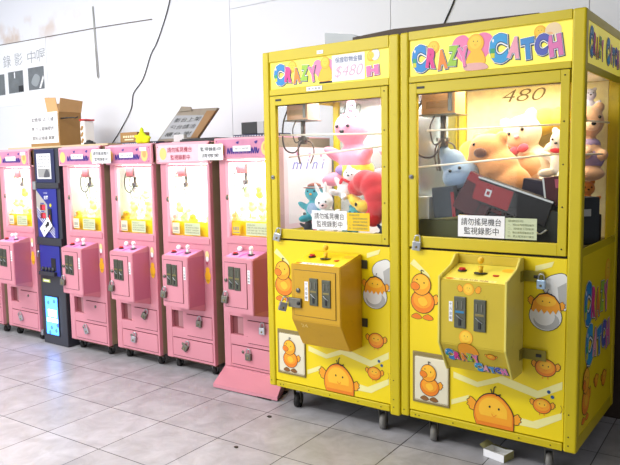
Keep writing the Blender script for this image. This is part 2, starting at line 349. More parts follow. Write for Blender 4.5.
def claw(par, x, y, ztop, sc_=1.0, box=(0.15, 0.12, 0.105), mbox=None, mplate=None, arms=3, drop=0.12, rod=STL):
    """motor carriage with hanging cable loop and three curved prongs"""
    e = bpy.data.objects.new('claw', None); C.objects.link(e); e.parent = par; e.location = (x, y, ztop)
    bx, by, bz = [v * sc_ for v in box]
    b = MB(); b.box(-bx / 2, bx / 2, -by / 2, by / 2, -bz, 0, mbox, 0.004); b.box(-bx * 0.35, bx * 0.3, -by / 2 - 0.003, -by / 2, -bz * 0.75, -bz * 0.45, mplate, 0.001)
    b.box(-bx / 2 - 0.01, bx / 2 + 0.01, -by / 2 - 0.01, by / 2 + 0.01, -bz - 0.006, -bz, STLD, 0.002); b.box(bx * 0.3, bx * 0.42, -by / 2 - 0.004, -by / 2, -bz * 0.9, -bz * 0.1, STLD, 0.001)
    b.build('carriage', e)
    z1 = -bz - drop * sc_
    h = MB(); h.cyl((0, 0, -bz), (0, 0, z1), 0.014 * sc_, STLD); h.cyl((0, 0, z1 + 0.01), (0, 0, z1 - 0.03 * sc_), 0.024 * sc_, rod); h.box(-0.032 * sc_, 0.032 * sc_, -0.012, 0.012, z1 - 0.005, z1 + 0.012 * sc_, STLD, 0.002); h.build('claw_head', e)
    for k in range(arms):
        a = 2 * pi * k / arms + 0.6; d = Vector((cos(a), sin(a), 0)); zz = z1 - 0.01
        P = [d * 0.02 * sc_ + Vector((0, 0, zz)), d * 0.05 * sc_ + Vector((0, 0, zz - 0.015 * sc_)), d * 0.062 * sc_ + Vector((0, 0, zz - 0.07 * sc_)), d * 0.04 * sc_ + Vector((0, 0, zz - 0.135 * sc_))]
        m = MB(); m.tube(P, 0.0042 * sc_, rod, n=8); m.build('prong', e)
    c = MB(); c.tube([(-bx * 0.45, -by * 0.3, -bz * 0.1), (-bx * 0.75, -by * 0.4, -bz * 1.2), (-bx * 0.7, -by * 0.4, z1 - 0.05 * sc_), (-bx * 0.2, -by * 0.3, z1 - 0.075 * sc_), (bx * 0.05, -0.01, z1 + 0.03 * sc_), (0.0, -0.01, -bz)], 0.005 * sc_, mat('dark_cable', '#4a4038', 0.6), n=8)
    c.tube([(-bx * 0.1, -by * 0.4, -bz), (-bx * 0.25, -by * 0.45, -bz - 0.06 * sc_), (-bx * 0.15, -by * 0.4, z1 - 0.02), (0.0, -0.02, z1)], 0.0035 * sc_, mat('dark_cable', '#4a4038'), n=8); c.build('cable', e)
    return e

# ------------------------------------------------------------------ printed chicks (plain round cartoon chicks)
def eyes2(b, u, v, s, l, beak=True):
    b.disc(u - 0.11 * s, v, 0.026 * s, 0.032 * s, INK, l, n=10); b.disc(u + 0.13 * s, v - 0.02 * s, 0.026 * s, 0.032 * s, INK, l, n=10)
    if beak: b.line2([(u - 0.06 * s, v - 0.17 * s), (u + 0.0 * s, v - 0.24 * s), (u + 0.07 * s, v - 0.18 * s)], 0.02 * s, ORG1, l)
def wing2(b, u, v, s, dr, l, ow):
    pts = [(0, -0.05), (0.10, 0.16), (0.30, 0.30), (0.36, 0.20), (0.46, 0.14), (0.40, 0.05), (0.46, -0.04), (0.36, -0.10), (0.34, -0.2), (0.14, -0.24)]
    b.blob2([(u + dr * p[0] * s, v + p[1] * s) for p in pts], ORG2, l, INK, ow, 3)
def tuft2(b, u, v, s, l):
    b.line2([(u, v), (u - 0.05 * s, v + 0.16 * s)], 0.03 * s, INK, l); b.line2([(u + 0.03 * s, v), (u + 0.06 * s, v + 0.22 * s), (u + 0.12 * s, v + 0.26 * s)], 0.03 * s, INK, l); b.line2([(u + 0.12 * s, v - 0.03 * s), (u + 0.28 * s, v + 0.03 * s)], 0.04 * s, INK, l)
def chick_peek(b, u, v, s, l=2):
    """big round chick rising from the bottom rail, s = body width"""
    ow = 0.018 * s
    wing2(b, u - 0.44 * s, v + 0.50 * s, s * 0.62, -1, l, ow); wing2(b, u + 0.46 * s, v + 0.30 * s, s * 0.5, 1, l, ow)
    P = [(-0.46, 0), (-0.53, 0.22), (-0.48, 0.52), (-0.28, 0.78), (0.02, 0.86), (0.3, 0.70), (0.49, 0.40), (0.50, 0)]
    O = [(u + p[0] * s, v + p[1] * s) for p in P]
    sm = smooth_pts([(p[0], p[1], 0) for p in O], 5, False); cx, cy = u, v + 0.3 * s
    b.flat([(p.x + (p.x - cx) * 0.035, p.y + (max(0, p.y - v)) * 0.035) for p in sm], INK, l + 1)
    b.flat([(p.x, p.y) for p in sm], ORG1, l + 2)
    b.flat([(cx + (p.x - cx) * 0.93, v + 0.10 * s + (p.y - v) * 0.83) for p in sm], ORG2, l + 3)
    b.flat([(cx - 0.02 * s + (p.x - cx) * 0.72, v + 0.27 * s + (p.y - v) * 0.58) for p in sm], ORG3, l + 4)
    eyes2(b, u, v + 0.52 * s, s, l + 5); tuft2(b, u - 0.05 * s, v + 0.86 * s, s * 0.8, l + 2)
def chick_fly(b, u, v, s, l=2, notes=False):
    ow = 0.028 * s
    wing2(b, u - 0.36 * s, v + 0.12 * s, s * 0.55, -1, l, ow); wing2(b, u + 0.36 * s, v + 0.08 * s, s * 0.6, 1, l, ow)
    b.disc(u, v, 0.44 * s, 0.38 * s, ORG1, l + 1, INK, ow); b.disc(u, v + 0.05 * s, 0.38 * s, 0.30 * s, ORG2, l + 2); b.disc(u, v + 0.12 * s, 0.26 * s, 0.18 * s, ORG3, l + 3)
    eyes2(b, u, v + 0.1 * s, s, l + 4); b.line2([(u - 0.1 * s, v - 0.38 * s), (u - 0.12 * s, v - 0.5 * s)], 0.04 * s, ORG1, l); b.line2([(u + 0.1 * s, v - 0.38 * s), (u + 0.12 * s, v - 0.5 * s)], 0.04 * s, ORG1, l)
    if notes:
        nb = mat('blue_note_print', '#1f4f8c', 0.5); b.disc(u + 0.32 * s, v + 0.78 * s, 0.09 * s, 0.09 * s, nb, l); b.disc(u + 0.5 * s, v + 0.55 * s, 0.09 * s, 0.09 * s, nb, l)
        for k in (0, 1): b.line2([(u + (0.9 + 0.14 * k) * s, v + 0.2 * s), (u + (0.98 + 0.14 * k) * s, v), (u + (0.9 + 0.14 * k) * s, v - 0.22 * s)], 0.02 * s, BRN, l)
def chick_egg(b, u, v, w_, h, l=2):
    """chick sitting in a cracked egg, shell cap behind; w_ x h is the whole picture"""
    b.blob2([(u + p[0] * w_, v + p[1] * h) for p in [(0.48, 0.5), (0.1, 0.5), (-0.12, 0.36), (-0.08, 0.2), (0.1, 0.12), (0.3, 0.0), (0.48, -0.08)]], EGG, l, INK, 0.0028)
    b.flat([(u + p[0] * w_, v + p[1] * h) for p in [(0.48, 0.4), (0.25, 0.3), (0.3, 0.0), (0.48, -0.08)]], EGGS, l + 0.6)
    b.disc(u - 0.05 * w_, v - 0.24 * h, 0.42 * w_, 0.26 * h, EGG, l + 1, INK, 0.0028); b.disc(u - 0.02 * w_, v - 0.32 * h, 0.34 * w_, 0.165 * h, EGGS, l + 1.5); b.disc(u - 0.08 * w_, v - 0.24 * h, 0.28 * w_, 0.17 * h, EGG, l + 2)
    wing2(b, u - 0.32 * w_, v + 0.02 * h, 0.42 * w_, -1, l + 2, 0.002); wing2(b, u + 0.26 * w_, v - 0.04 * h, 0.42 * w_, 1, l + 2, 0.002)
    z = [(-0.42, -0.14), (-0.36, 0.02), (-0.2, 0.14), (0.0, 0.17), (0.18, 0.12), (0.31, 0.0), (0.35, -0.14), (0.28, -0.10), (0.22, -0.19), (0.15, -0.12), (0.08, -0.2), (0.0, -0.13), (-0.08, -0.2), (-0.15, -0.12), (-0.22, -0.19), (-0.3, -0.12), (-0.36, -0.18)]
    P = [(u + p[0] * w_, v + p[1] * h) for p in z]
    b.flat([(u + p[0] * w_ * 1.05, v + 0.004 + p[1] * h * 1.04) for p in z], INK, l + 3); b.flat(P, ORG2, l + 4)
    b.disc(u - 0.03 * w_, v + 0.03 * h, 0.26 * w_, 0.09 * h, ORG3, l + 5); b.disc(u - 0.12 * w_, v + 0.03 * h, 0.018 * w_, 0.012 * h, INK, l + 6, n=8); b.disc(u + 0.06 * w_, v + 0.02 * h, 0.018 * w_, 0.012 * h, INK, l + 6, n=8)
    tuft2(b, u - 0.02 * w_, v + 0.16 * h, w_ * 0.5, l + 3)
def chick_stand(b, u, v, s, l=2, feet=BRN):
    """upright chick, s = height"""
    ow = 0.014 * s
    for du in (-0.14, 0.12): b.blob2([(u + (du + p[0]) * s, v + p[1] * s) for p in [(-0.12, -0.5), (0.0, -0.42), (0.12, -0.5), (0.02, -0.54)]], feet, l, INK, ow * 0.6, 3)
    b.disc(u + 0.0 * s, v - 0.16 * s, 0.26 * s, 0.24 * s, ORG1, l + 1, INK, ow); b.disc(u, v - 0.12 * s, 0.21 * s, 0.18 * s, ORG2, l + 2)
    wing2(b, u + 0.2 * s, v - 0.1 * s, s * 0.36, 1, l, ow); b.blob2([(u + p[0] * s, v + p[1] * s) for p in [(-0.1, -0.1), (0.04, -0.06), (0.12, -0.18), (0.02, -0.26), (-0.08, -0.2)]], ORG3, l + 3, ORG1, ow * 0.6, 3)
    b.disc(u - 0.03 * s, v + 0.2 * s, 0.21 * s, 0.22 * s, ORG2, l + 3, INK, ow); b.disc(u - 0.02 * s, v + 0.25 * s, 0.16 * s, 0.15 * s, ORG3, l + 4)
    b.blob2([(u + p[0] * s, v + p[1] * s) for p in [(-0.26, 0.2), (-0.16, 0.24), (-0.06, 0.16), (-0.12, 0.08), (-0.24, 0.1)]], ORG1, l + 5, INK, ow * 0.6, 3)
    b.disc(u - 0.12 * s, v + 0.3 * s, 0.014 * s, 0.018 * s, INK, l + 6, n=8); b.disc(u + 0.04 * s, v + 0.24 * s, 0.014 * s, 0.018 * s, INK, l + 6, n=8)
    b.line2([(u - 0.02 * s, v + 0.42 * s), (u - 0.03 * s, v + 0.5 * s), (u + 0.03 * s, v + 0.48 * s)], 0.018 * s, INK, l + 3)

# CRAZY CATCH lettering
def pm(h): return mat('print_' + h, h, 0.45, vary=0.02)
OUTL = pm('25405a'); WB = pm('ffffff'); TEAL = pm('3fa7c4')
LET = {'C': '1e88cf', 'R': 'e03a8c', 'A': 'f08a2c', 'Z': '9ccc3c', 'Y': 'ef7fb0', 'C2': '2f9fd8', 'A2': 'f4a7b9', 'T': '3f8fd0', 'C3': '5560b8', 'H': 'e57bb5'}
def word(b, letters, u0, v0, u1, v1, l=2, big=1.3, bigfirst=True, shade=OUTL):
    n = len(letters); wts = [1.45 if (i == 0 and bigfirst) else 1.0 for i in range(n)]; tot = sum(wts); u = u0
    for i, (ch, key) in enumerate(letters):
        wd = (u1 - u0) * wts[i] / tot; hh = (v1 - v0) * (1.0 if (i == 0 and bigfirst) else 0.70); vb = v0 + ((i % 2) * 0.08 + (0.0 if i == 0 and bigfirst else 0.04)) * (v1 - v0)
        rot = R([4, -8, 5, -4, 8][i % 5]); ll = l + (n - i) * 0.0
        for off, m, k, du in ((0.15, shade, 0, 0.003), (0.125, WB, 1, 0), (0.09, shade, 2, 0), (0.07, pm(LET[key]), 3, 0)):
            gr = (off - 0.07) * wd * 0.9
            b.text(ch, u - gr + du, u + wd * 0.98 + gr + du, vb - gr - du, vb + hh + gr - du, m, ll + k + (i % 2) * 0.4, bold=off, rot=rot)
        if i == 0 and bigfirst: # rainbow bands across the big first letter
            for bi, (hx, f0) in enumerate((('2fa36b', 0.36), ('d8d52a', 0.2))): b.rect2(u + wd * 0.06, u + wd * 0.30, vb + hh * f0, vb + hh * (f0 + 0.16), pm(hx), ll + 4)
            b.disc(u + wd * 0.2, vb + hh * 0.78, wd * 0.05, hh * 0.06, WB, ll + 4, n=10)
        u += wd
CRAZY = [('C', 'C'), ('R', 'R'), ('A', 'A'), ('Z', 'Z'), ('Y', 'Y')]
CATCH = [('C', 'C2'), ('A', 'A2'), ('T', 'T'), ('C', 'C3'), ('H', 'H')]
def small_chick(b, u, v, s, l=2):
    b.disc(u, v, 0.4 * s, 0.42 * s, ORG3, l, ORG1, 0.02 * s); b.disc(u, v + 0.05 * s, 0.3 * s, 0.3 * s, pm('ffd23c'), l + 1); eyes2(b, u, v + 0.1 * s, s * 0.8, l + 2)
def heart(b, u, v, w_, h, m, l):
    b.blob2([(u + p[0] * w_, v + p[1] * h) for p in [(0, -0.5), (-0.3, -0.2), (-0.5, 0.12), (-0.42, 0.42), (-0.2, 0.5), (0, 0.32), (0.2, 0.5), (0.42, 0.42), (0.5, 0.12), (0.3, -0.2)]], m, l)

# ------------------------------------------------------------------ yellow crane machine
YW, YD, YB, YT = 0.85, 0.74, 0.128, 2.015
def yellow_machine(X, which):
    left = which == 1
    t = thing('crane_machine', (X, 0, 0), 'large yellow crane claw game, left one of the two, ochre control box' if left else 'large yellow crane claw game nearest the right edge, dark boxes and bears inside', 'claw machine', 'large yellow claw machines')
    # corner posts
    for (x, y) in ((0, 0), (YW - 0.056, 0), (0, YD - 0.045), (YW - 0.056, YD - 0.045)):
        wd = 0.045 if x == 0 else 0.056
        b = MB(); zb = YB - (0.012 if (x > 0 and left and y == 0) else 0); b.box(x, x + wd, y, y + 0.045, zb, YT, Yf, 0.009, seg=3)
        if y == 0:
            for z in ((0.16, 0.2, 0.3) if x else (0.16,)): b.cyl((x + wd * 0.4, -0.0005, z), (x + wd * 0.4, -0.002, z), 0.003, INK, n=8)
        b.build('corner_post', t)
    xr = YW - 0.056
    b = MB(); b.box(0.049, xr - 0.004, 0.004, 0.04, YB, 0.163, Yf, 0.004)
    for u in (0.08, 0.1, 0.28, 0.42, 0.6, 0.74): b.cyl((u, 0.0045, 0.145), (u, 0.002, 0.145), 0.003, INK, n=8)
    b.build('bottom_rail', t)
    # back plate and dark backing behind the front seams
    b = MB(); b.box(0.046, xr - 0.001, 0.03, 0.05, 0.16, 0.985, DK); b.build('seam_backing', t); b = MB(); b.box(0.046, xr - 0.001, 0.012, 0.04, 1.72, 1.80, DK); b.build('seam_backing', t)
    b = MB(); b.box(0.0455, xr - 0.0005, YD - 0.02, YD - 0.004, YB, 2.0, mat('back_plate_paint', '#b9a92a', 0.5)); b.build('back_panel', t)
    b = MB(); b.box(0.046, xr - 0.001, 0.031, YD - 0.03, 1.985, YT - 0.001, Yf, 0.002); b.build('roof', t)
    b = MB(); b.box(0.02, YW - 0.02, 0.05, YD - 0.04, YB, YB + 0.02, DK); b.build('base_plate', t)
    # inner deck, ceiling, back and side of the play field
    cold = left
    b = MB(); b.box(0.047, xr - 0.003, 0.055, YD - 0.03, 0.985, 1.005, PANEL if left else mat('tan_deck', '#c9b488', 0.6)); b.build('deck', t)
    b = MB(); b.box(0.02, YW - 0.02, 0.046, YD - 0.021, 1.79, 1.80, PANEL); b.build('inner_ceiling', t)
    b = MB(); b.box(0.047, xr - 0.003, YD - 0.03, YD - 0.022, 1.006, 1.788, PANELG if left else PANELW); b.build('inner_back_panel', t)
    # lamp tube under the ceiling
    lm = mat('tube_white', '#ffffff', emit=9) if left else mat('tube_warm', '#fff0d0', emit=8)
    b = MB(); b.cyl((0.12, 0.115, 1.775), (0.72, 0.115, 1.775), 0.009, lm); b.cyl((0.10, 0.115, 1.775), (0.12, 0.115, 1.775), 0.012, WHT); b.cyl((0.72, 0.115, 1.775), (0.74, 0.115, 1.775), 0.012, WHT); b.build('lamp_tube', t)
    l = bpy.data.lights.new('cabinet_light', 'AREA'); l.shape = 'RECTANGLE'; l.size = 0.6; l.size_y = 0.35; l.energy = 6.6 if left else 7.6; l.color = (1, 0.99, 0.97) if left else (1, 0.86, 0.62)
    lo = bpy.data.objects.new('cabinet_light', l); C.objects.link(lo); lo.parent = t; lo.location = (0.41, 0.32, 1.765)
    # sign panel above the door
    sz0, sz1 = (1.812, 1.957) if left else (1.806, 1.975)
    b = MB(); b.box(0.0455, xr - 0.0005, 0.003, 0.03, sz1, YT, Yf, 0.002); b.box(0.046, xr - 0.001, 0.004, 0.03, 1.777, sz0, Yf, 0.003); b.build('sign_frame', t)
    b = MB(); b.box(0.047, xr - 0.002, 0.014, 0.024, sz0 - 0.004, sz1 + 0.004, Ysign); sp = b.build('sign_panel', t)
    b = MB(); b.fr = front(0.0135)
    h = sz1 - sz0
    if left:
        heart(b, 0.40, sz0 + h * 0.5, 0.13, h * 0.8, pm('ef8ab4'), 1); small_chick(b, 0.20, sz1 - 0.035, 0.07, 1.6)
        word(b, CRAZY, 0.075, sz0 + 0.016, 0.36, sz1 - 0.014, 2)
        small_chick(b, 0.415, sz1 - 0.035, 0.07, 3); b.blob2([(0.37, sz0 + 0.03), (0.40, sz0 + 0.09), (0.44, sz0 + 0.09), (0.455, sz0 + 0.03), (0.41, sz0 + 0.015)], ORG3, 2, ORG1, 0.002); b.rect2(0.375, 0.46, sz0 + 0.005, sz0 + 0.015, INK, 2)
        small_chick(b, 0.690, sz1 - 0.03, 0.06, 2); b.disc(0.715, sz1 - 0.025, 0.025, 0.028, EGG, 2.6, GREYTXT, 0.001)
        word(b, [('H', 'H')], 0.665, sz0 + 0.02, 0.735, sz0 + 0.085, 2, bigfirst=False, shade=pm('a03070'))
        b.build('sign_lettering', sp)
        b = MB(); b.fr = front(0.0135); b.rect2(0.458, 0.655, sz0 + 0.008, sz1 - 0.004, PAP, 4)
        b.text('保證取物金額', 0.478, 0.64, sz1 - 0.045, sz1 - 0.016, mat('blue_grey_ink', '#7b86a8', 0.7), 5, 0.01)
        b.text('$480', 0.475, 0.645, sz0 + 0.022, sz1 - 0.060, mat('pink_marker', '#e0b4cc', 0.7), 5, -0.012, 0.3)
        b.build('taped_price_paper', sp, label='white paper with a marker price over the lettering')
        b = MB(); b.fr = front(0.0025); b.rect2(0.30, 0.40, sz0 - 0.028, sz0 - 0.006, PAP, 1); b.text('請 勿 重 壓', 0.31, 0.39, sz0 - 0.022, sz0 - 0.012, GREYTXT, 2); b.rect2(0.37, 0.41, sz1 + 0.012, sz1 + 0.03, PAP, 1); b.text('小心', 0.38, 0.40, sz1 + 0.016, sz1 + 0.026, INK, 2); b.build('small_sticker', sp)
    else:
        heart(b, 0.36, sz0 + h * 0.5, 0.20, h * 0.92, pm('ef7fb0'), 1); small_chick(b, 0.17, sz1 - 0.045, 0.07, 1.6)
        word(b, CRAZY, 0.06, sz0 + 0.015, 0.345, sz1 - 0.025, 2); q = MB(); q.fr = b.fr; word(q, CATCH, 0.44, sz0 + 0.02, 0.755, sz1 - 0.02, 2); q.build('sign_lettering', sp, label='lettering reading CATCH')
        small_chick(b, 0.375, sz1 - 0.05, 0.095, 3); b.blob2([(0.33, sz0 + 0.035), (0.36, sz0 + 0.09), (0.40, sz0 + 0.09), (0.42, sz0 + 0.035), (0.375, sz0 + 0.02)], ORG3, 2.6, ORG1, 0.002); b.blob2([(0.33, sz0 + 0.004), (0.33, sz0 + 0.032), (0.41, sz0 + 0.03), (0.43, sz0 + 0.004)], pm('e8b0a8'), 3, BRN, 0.001)
        small_chick(b, 0.66, sz1 - 0.035, 0.06, 1.6); b.disc(0.715, sz1 - 0.035, 0.034, 0.032, pm('f6dcb0'), 1.8); b.disc(0.70, sz1 - 0.05, 0.015, 0.01, pm('f5c08a'), 2)
        b.build('sign_lettering', sp)
    # glass door
    gx0, gx1, gz0, gz1 = 0.088, 0.752, 1.043, 1.722
    d0, d1, dz0, dz1 = 0.049, xr - 0.004, 0.990, 1.773
    b = MB()
    b.box(d0, gx0, 0.0, 0.026, dz0, dz1, Yf, 0.003); b.box(gx1, d1, 0.0, 0.026, dz0, dz1, Yf, 0.003)
    b.box(gx0 - 0.001, gx1 + 0.001, 0.0, 0.026, dz0, gz0, Yf, 0.003); b.box(gx0 - 0.001, gx1 + 0.001, 0.0, 0.026, gz1, dz1, Yf, 0.003)
    for z in (1.02, 1.2, 1.38, 1.56, 1.75): b.cyl((d1 - 0.02, 0.0, z), (d1 - 0.02, -0.002, z), 0.0035, INK, n=8)
    b.cyl((0.062, 0.0, 1.33), (0.062, -0.006, 1.33), 0.011, STL); b.cyl((0.062, -0.006, 1.33), (0.062, -0.0065, 1.33), 0.004, INK, n=8)
    b.box(0.09, 0.13, -0.002, 0.0, 1.745, 1.756, BLK, 0.001)
    door = b.build('glass_door', t)
    b = MB(); b.box(gx0, gx1, 0.012, 0.016, gz0, gz1, GL); b.build('pane', door)
    b = MB(); b.fr = front(0.0115)
    nx = 0.316 if left else 0.297
    b.rect2(nx, nx + 0.222, 1.052, 1.152, PAP, 1); b.text('請勿搖晃機台', nx + 0.016, nx + 0.206, 1.106, 1.140, INK, 2, 0.003); b.text('監視錄影中', nx + 0.03, nx + 0.195, 1.064, 1.098, INK, 2, 0.003); b.build('notice_sticker', door)
    b = MB(); b.fr = front(0.0115); c = nx + 0.225; wd = 0.135 if left else 0.14
    b.rect2(c, c + wd, 1.052, 1.146, PAPY if left else PAPG, 1)
    for k, tx in enumerate(['遊戲說明', '一、請先投幣再開始操作', '二、按鈕放下取物夾', '三、機台故障請聯絡店家', '四、禁止搖晃敲打機台']): b.text(tx, c + 0.012, c + wd - (0.012 if k else 0.06), 1.128 - k * 0.017, 1.138 - k * 0.017, PALETXT, 2)
    b.build('rules_sticker', door)
    b = MB(); b.fr = front(0.0115); ink = mat('marker_grey', '#6d7570', 0.6) if left else mat('marker_brown', '#7a6a3c', 0.6)
    if left: b.text('480', 0.50, 0.63, 1.63, 1.70, ink, 1, -0.012, 0.3)
    else: b.text('480', 0.50, 0.69, 1.655, 1.708, ink, 1, -0.012, 0.3)
    b.build('marker_price', door)
    # side panes, side sign, side lower panels
    for sx in (0, 1):
        x0, x1 = (0.006, 0.01) if sx == 0 else (YW - 0.01, YW - 0.006)
        b = MB(); b.box(x0, x1, 0.046, YD - 0.046, 1.02, 1.765, GL); b.build('side_pane', t)
        for za, zb_ in ((0.985, 1.02), (1.765, 1.80), (1.972, 2.012), (YB, 0.19)): b = MB(); b.box(x0 - 0.002, x1 + 0.002, 0.046, YD - 0.046, za, zb_, Yf, 0.002); b.build('side_rail', t)
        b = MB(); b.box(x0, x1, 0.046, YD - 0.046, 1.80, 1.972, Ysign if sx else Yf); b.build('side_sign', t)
        b = MB(); b.box(x0, x1, 0.046, YD - 0.046, 0.19, 0.985, Yp if sx else Yf)
        b.build('side_panel', t)
    if not left:
        b = MB(); b.fr = frame_of((YW - 0.006, 0, 0), (0, 1, 0), (0, 0, 1), (1, 0, 0))
        word(b, CRAZY, 0.07, 1.83, 0.33, 1.955, 2); q = MB(); q.fr = b.fr; word(q, CATCH, 0.38, 1.83, 0.66, 1.95, 2); q.build('side_sign_lettering', t)
        b.build('side_sign_lettering', t)
        b = MB(); b.fr = frame_of((YW - 0.006, 0, 0), (0, 1, 0), (0, 0, 1), (1, 0, 0))
        small_chick(b, 0.55, 0.86, 0.13, 1); word(b, CRAZY, 0.10, 0.66, 0.56, 0.86, 2); word(b, CATCH, 0.14, 0.47, 0.62, 0.66, 2); b.build('side_lettering', t); b = MB(); b.fr = frame_of((YW - 0.006, 0, 0), (0, 1, 0), (0, 0, 1), (1, 0, 0))
        chick_stand(b, 0.17, 0.36, 0.26, 2, ORG1); chick_fly(b, 0.52, 0.33, 0.1, 2); chick_fly(b, 0.36, 0.36, 0.08, 2)
        b.build('side_chick_print', t)
    # lower front panel with prints
    b = MB(); b.box(0.047, xr - 0.0015, 0.008, 0.026, 0.168, 0.978, Yp, 0.001)
    pan = b.build('lower_panel', t)
    b = MB(); b.fr = front(0.0075)
    for P in ([(0.05, 0.905), (0.10, 0.875), (0.16, 0.84), (0.15, 0.86), (0.07, 0.93)], [(0.05, 0.74), (0.09, 0.735), (0.08, 0.75)], [(0.66, 0.94), (0.74, 0.965), (0.73, 0.94), (0.66, 0.915)],
              [(0.28, 0.40), (0.40, 0.37), (0.52, 0.42), (0.68, 0.38), (0.785, 0.44), (0.785, 0.405), (0.68, 0.345), (0.50, 0.385), (0.40, 0.345), (0.28, 0.37)],
              [(0.56, 0.245), (0.66, 0.235), (0.785, 0.30), (0.785, 0.27), (0.68, 0.205), (0.58, 0.205)], [(0.27, 0.26), (0.36, 0.30), (0.35, 0.27), (0.27, 0.235)]): b.flat(P, cream, 1)
    chick_stand(b, 0.118, 0.76, 0.235, 2, ORG1); chick_egg(b, 0.715, 0.78, 0.165, 0.245, 2)
    chick_fly(b, 0.712, 0.49, 0.10, 2); chick_fly(b, 0.70, 0.315, 0.088, 2, notes=True); chick_peek(b, 0.482, 0.169, 0.182, 2)
    for (u, v) in ((0.63, 0.86), (0.63, 0.555)): b.rect2(u, u + 0.035, v, v + 0.045, mat('dark_latch_recess', '#3a3520', 0.5), 9) if left else None
    b.build('chick_print', pan)
    # prize door
    px0, px1, pz0, pz1 = 0.066, 0.262, 0.214, 0.472
    b = MB(); b.box(px0, px1, 0.0, 0.008, pz0, pz1, mat('worn_dark_trim', '#8a7a48', 0.5), 0.003); b.box(px0 + 0.01, px1 - 0.003, -0.002, 0.006, pz0 + 0.012, pz1 - 0.02, creamw, 0.008); pdr = b.build('prize_door', t)
    b = MB(); b.fr = front(-0.0025); chick_stand(b, 0.16, 0.335, 0.19, 1); b.build('chick_print', pdr)
    # control box
    if left:
        bx0, bx1, fy, kz, by, bz = 0.326, 0.631, -0.2, 0.597, -0.11, 0.445
        top0, top1 = 0.934, 0.889
    else:
        bx0, bx1, fy, kz, by, bz = 0.307, 0.607, -0.21, 0.597, -0.12, 0.462
        top0, top1 = 0.934, 0.882
    mbx = Ybox if left else Ybox2
    e = bpy.data.objects.new('control_box', None); C.objects.link(e); e.parent = t
    b = MB(); b.prism([(0.006, top0), (fy, top1), (fy, kz), (by, bz), (0.006, bz - 0.002)], bx0, bx1, mbx, 'x', 0.004); b.build('housing', e)
    sl = (top1 - top0) / fy   # rise per -y
    zt = lambda y: top0 + (top1 - top0) * (y - 0.006) / (fy - 0.006)
    n = Vector((0, -(top0 - top1), -fy)).normalized()
    Uv, Vv = Vector((1, 0, 0)), Vector((0, -fy, top0 - top1)).normalized()
    b = MB(); b.fr = frame_of((0, fy, top1), Uv, Vv, n, 0.0006)
    b.flat([(bx0 + 0.006, 0.006), (bx1 - 0.006, 0.006), (bx1 - 0.006, 0.2), (bx0 + 0.006, 0.2)], Yboxtop if left else mat('pale_lemon_print', '#efdf52', 0.4), 1)
    b.rect2(bx0 + 0.05, bx1 - 0.05, 0.010, 0.032, PAP if left else mat('lemon_strip', '#f3e98a', 0.5), 2); b.text('← 搖桿 取物 按鈕 →', bx0 + 0.06, bx1 - 0.06, 0.014, 0.027, mat('red_brown_ink', '#a05030', 0.6), 3)
    b.disc(bx0 + 0.04, 0.02, 0.02, 0.008, ORG1, 3); b.disc(bx1 - 0.04, 0.15, 0.03, 0.02, ORG3, 2); b.build('top_print', e)
    joystick(e, (bx0 + bx1) / 2 + 0.0, fy + 0.10, zt(fy + 0.10) + 0.001, mat('yellow_plastic', '#f0bc22', 0.35), 0.015, 0.058, 0.03)
    button(e, bx0 + 0.06, fy + 0.11, zt(fy + 0.11), RED, 0.016); 
    b = MB(); b.cyl((bx1 - 0.075, fy + 0.085, zt(fy + 0.085)), (bx1 - 0.075, fy + 0.085, zt(fy + 0.085) + 0.004), 0.014, RED, n=20); b.build('indicator', e)
    if not left:   # raised side cheeks and back lip around the panel
        for xx in (bx0 - 0.006, bx1 - 0.004):
            b = MB(); b.prism([(0.0, 0.975), (-0.045, 0.975), (-0.09, 0.935), (fy - 0.006, 0.898), (fy - 0.008, 0.6), (by - 0.006, bz - 0.01), (0.0, bz - 0.01)], xx, xx + 0.010, mat('lemon_cheek', '#e4d668', 0.42, vary=0.12, dirt='#6a5d22', dirt_amt=0.5), 'x', 0.002); b.build('side_cheek', e)
        b = MB(); b.box(bx0, bx1, -0.012, 0.004, 0.93, 0.972, Ybox2, 0.002); b.build('back_lip', e)
    # service door on the box front
    if left:
        b = MB(); b.box(bx0 + 0.020, bx1 - 0.025, fy - 0.0015, fy, 0.622, 0.862, mat('seam_brown', '#6b5214', 0.5)); b.box(bx0 + 0.0225, bx1 - 0.0275, fy - 0.004, fy, 0.6245, 0.8595, Ybox, 0.001); b.build('service_door', e)
        coin_slot(e, bx0 + 0.148, fy - 0.004, 0.755, 0.052, 0.14); coin_slot(e, bx0 + 0.225, fy - 0.004, 0.752, 0.052, 0.14)
        b = MB(); b.fr = front(fy - 0.0042); b.rect2(bx0 + 0.09, bx0 + 0.112, 0.705, 0.805, PAP, 1)
        for k, chh in enumerate('十元投幣'): b.text(chh, bx0 + 0.094, bx0 + 0.108, 0.784 - k * 0.024, 0.800 - k * 0.024, INK, 2)
        b.build('coin_label', e); b = MB(); b.fr = frame_of((0, fy, kz), (1, 0, 0), Vector((0, by - fy, bz - kz)).normalized() * -1, (0, -0.86, -0.5)); b.text('24', bx0 + 0.05, bx0 + 0.09, -0.045, -0.022, mat('pencil_mark', '#e9d27c'), 1); b.build('pencil_number', e)
        b = MB(); b.cyl((bx0 + 0.05, fy - 0.004, 0.755), (bx0 + 0.05, fy - 0.010, 0.755), 0.012, STLD); b.build('keyhole', e)
        b = MB(); b.box(bx0 - 0.008, bx0 + 0.072, fy - 0.018, fy - 0.004, 0.665, 0.715, STLD, 0.003); b.cyl((bx0 + 0.06, fy - 0.022, 0.69), (bx0 + 0.06, fy - 0.018, 0.69), 0.01, BLK); b.build('hasp', e)
    else:
        coin_slot(e, bx0 + 0.098, fy - 0.001, 0.745, 0.055, 0.14, COIN, extra=mat('blue_slot_label', '#2f7fae')); coin_slot(e, bx0 + 0.188, fy - 0.001, 0.74, 0.055, 0.14)
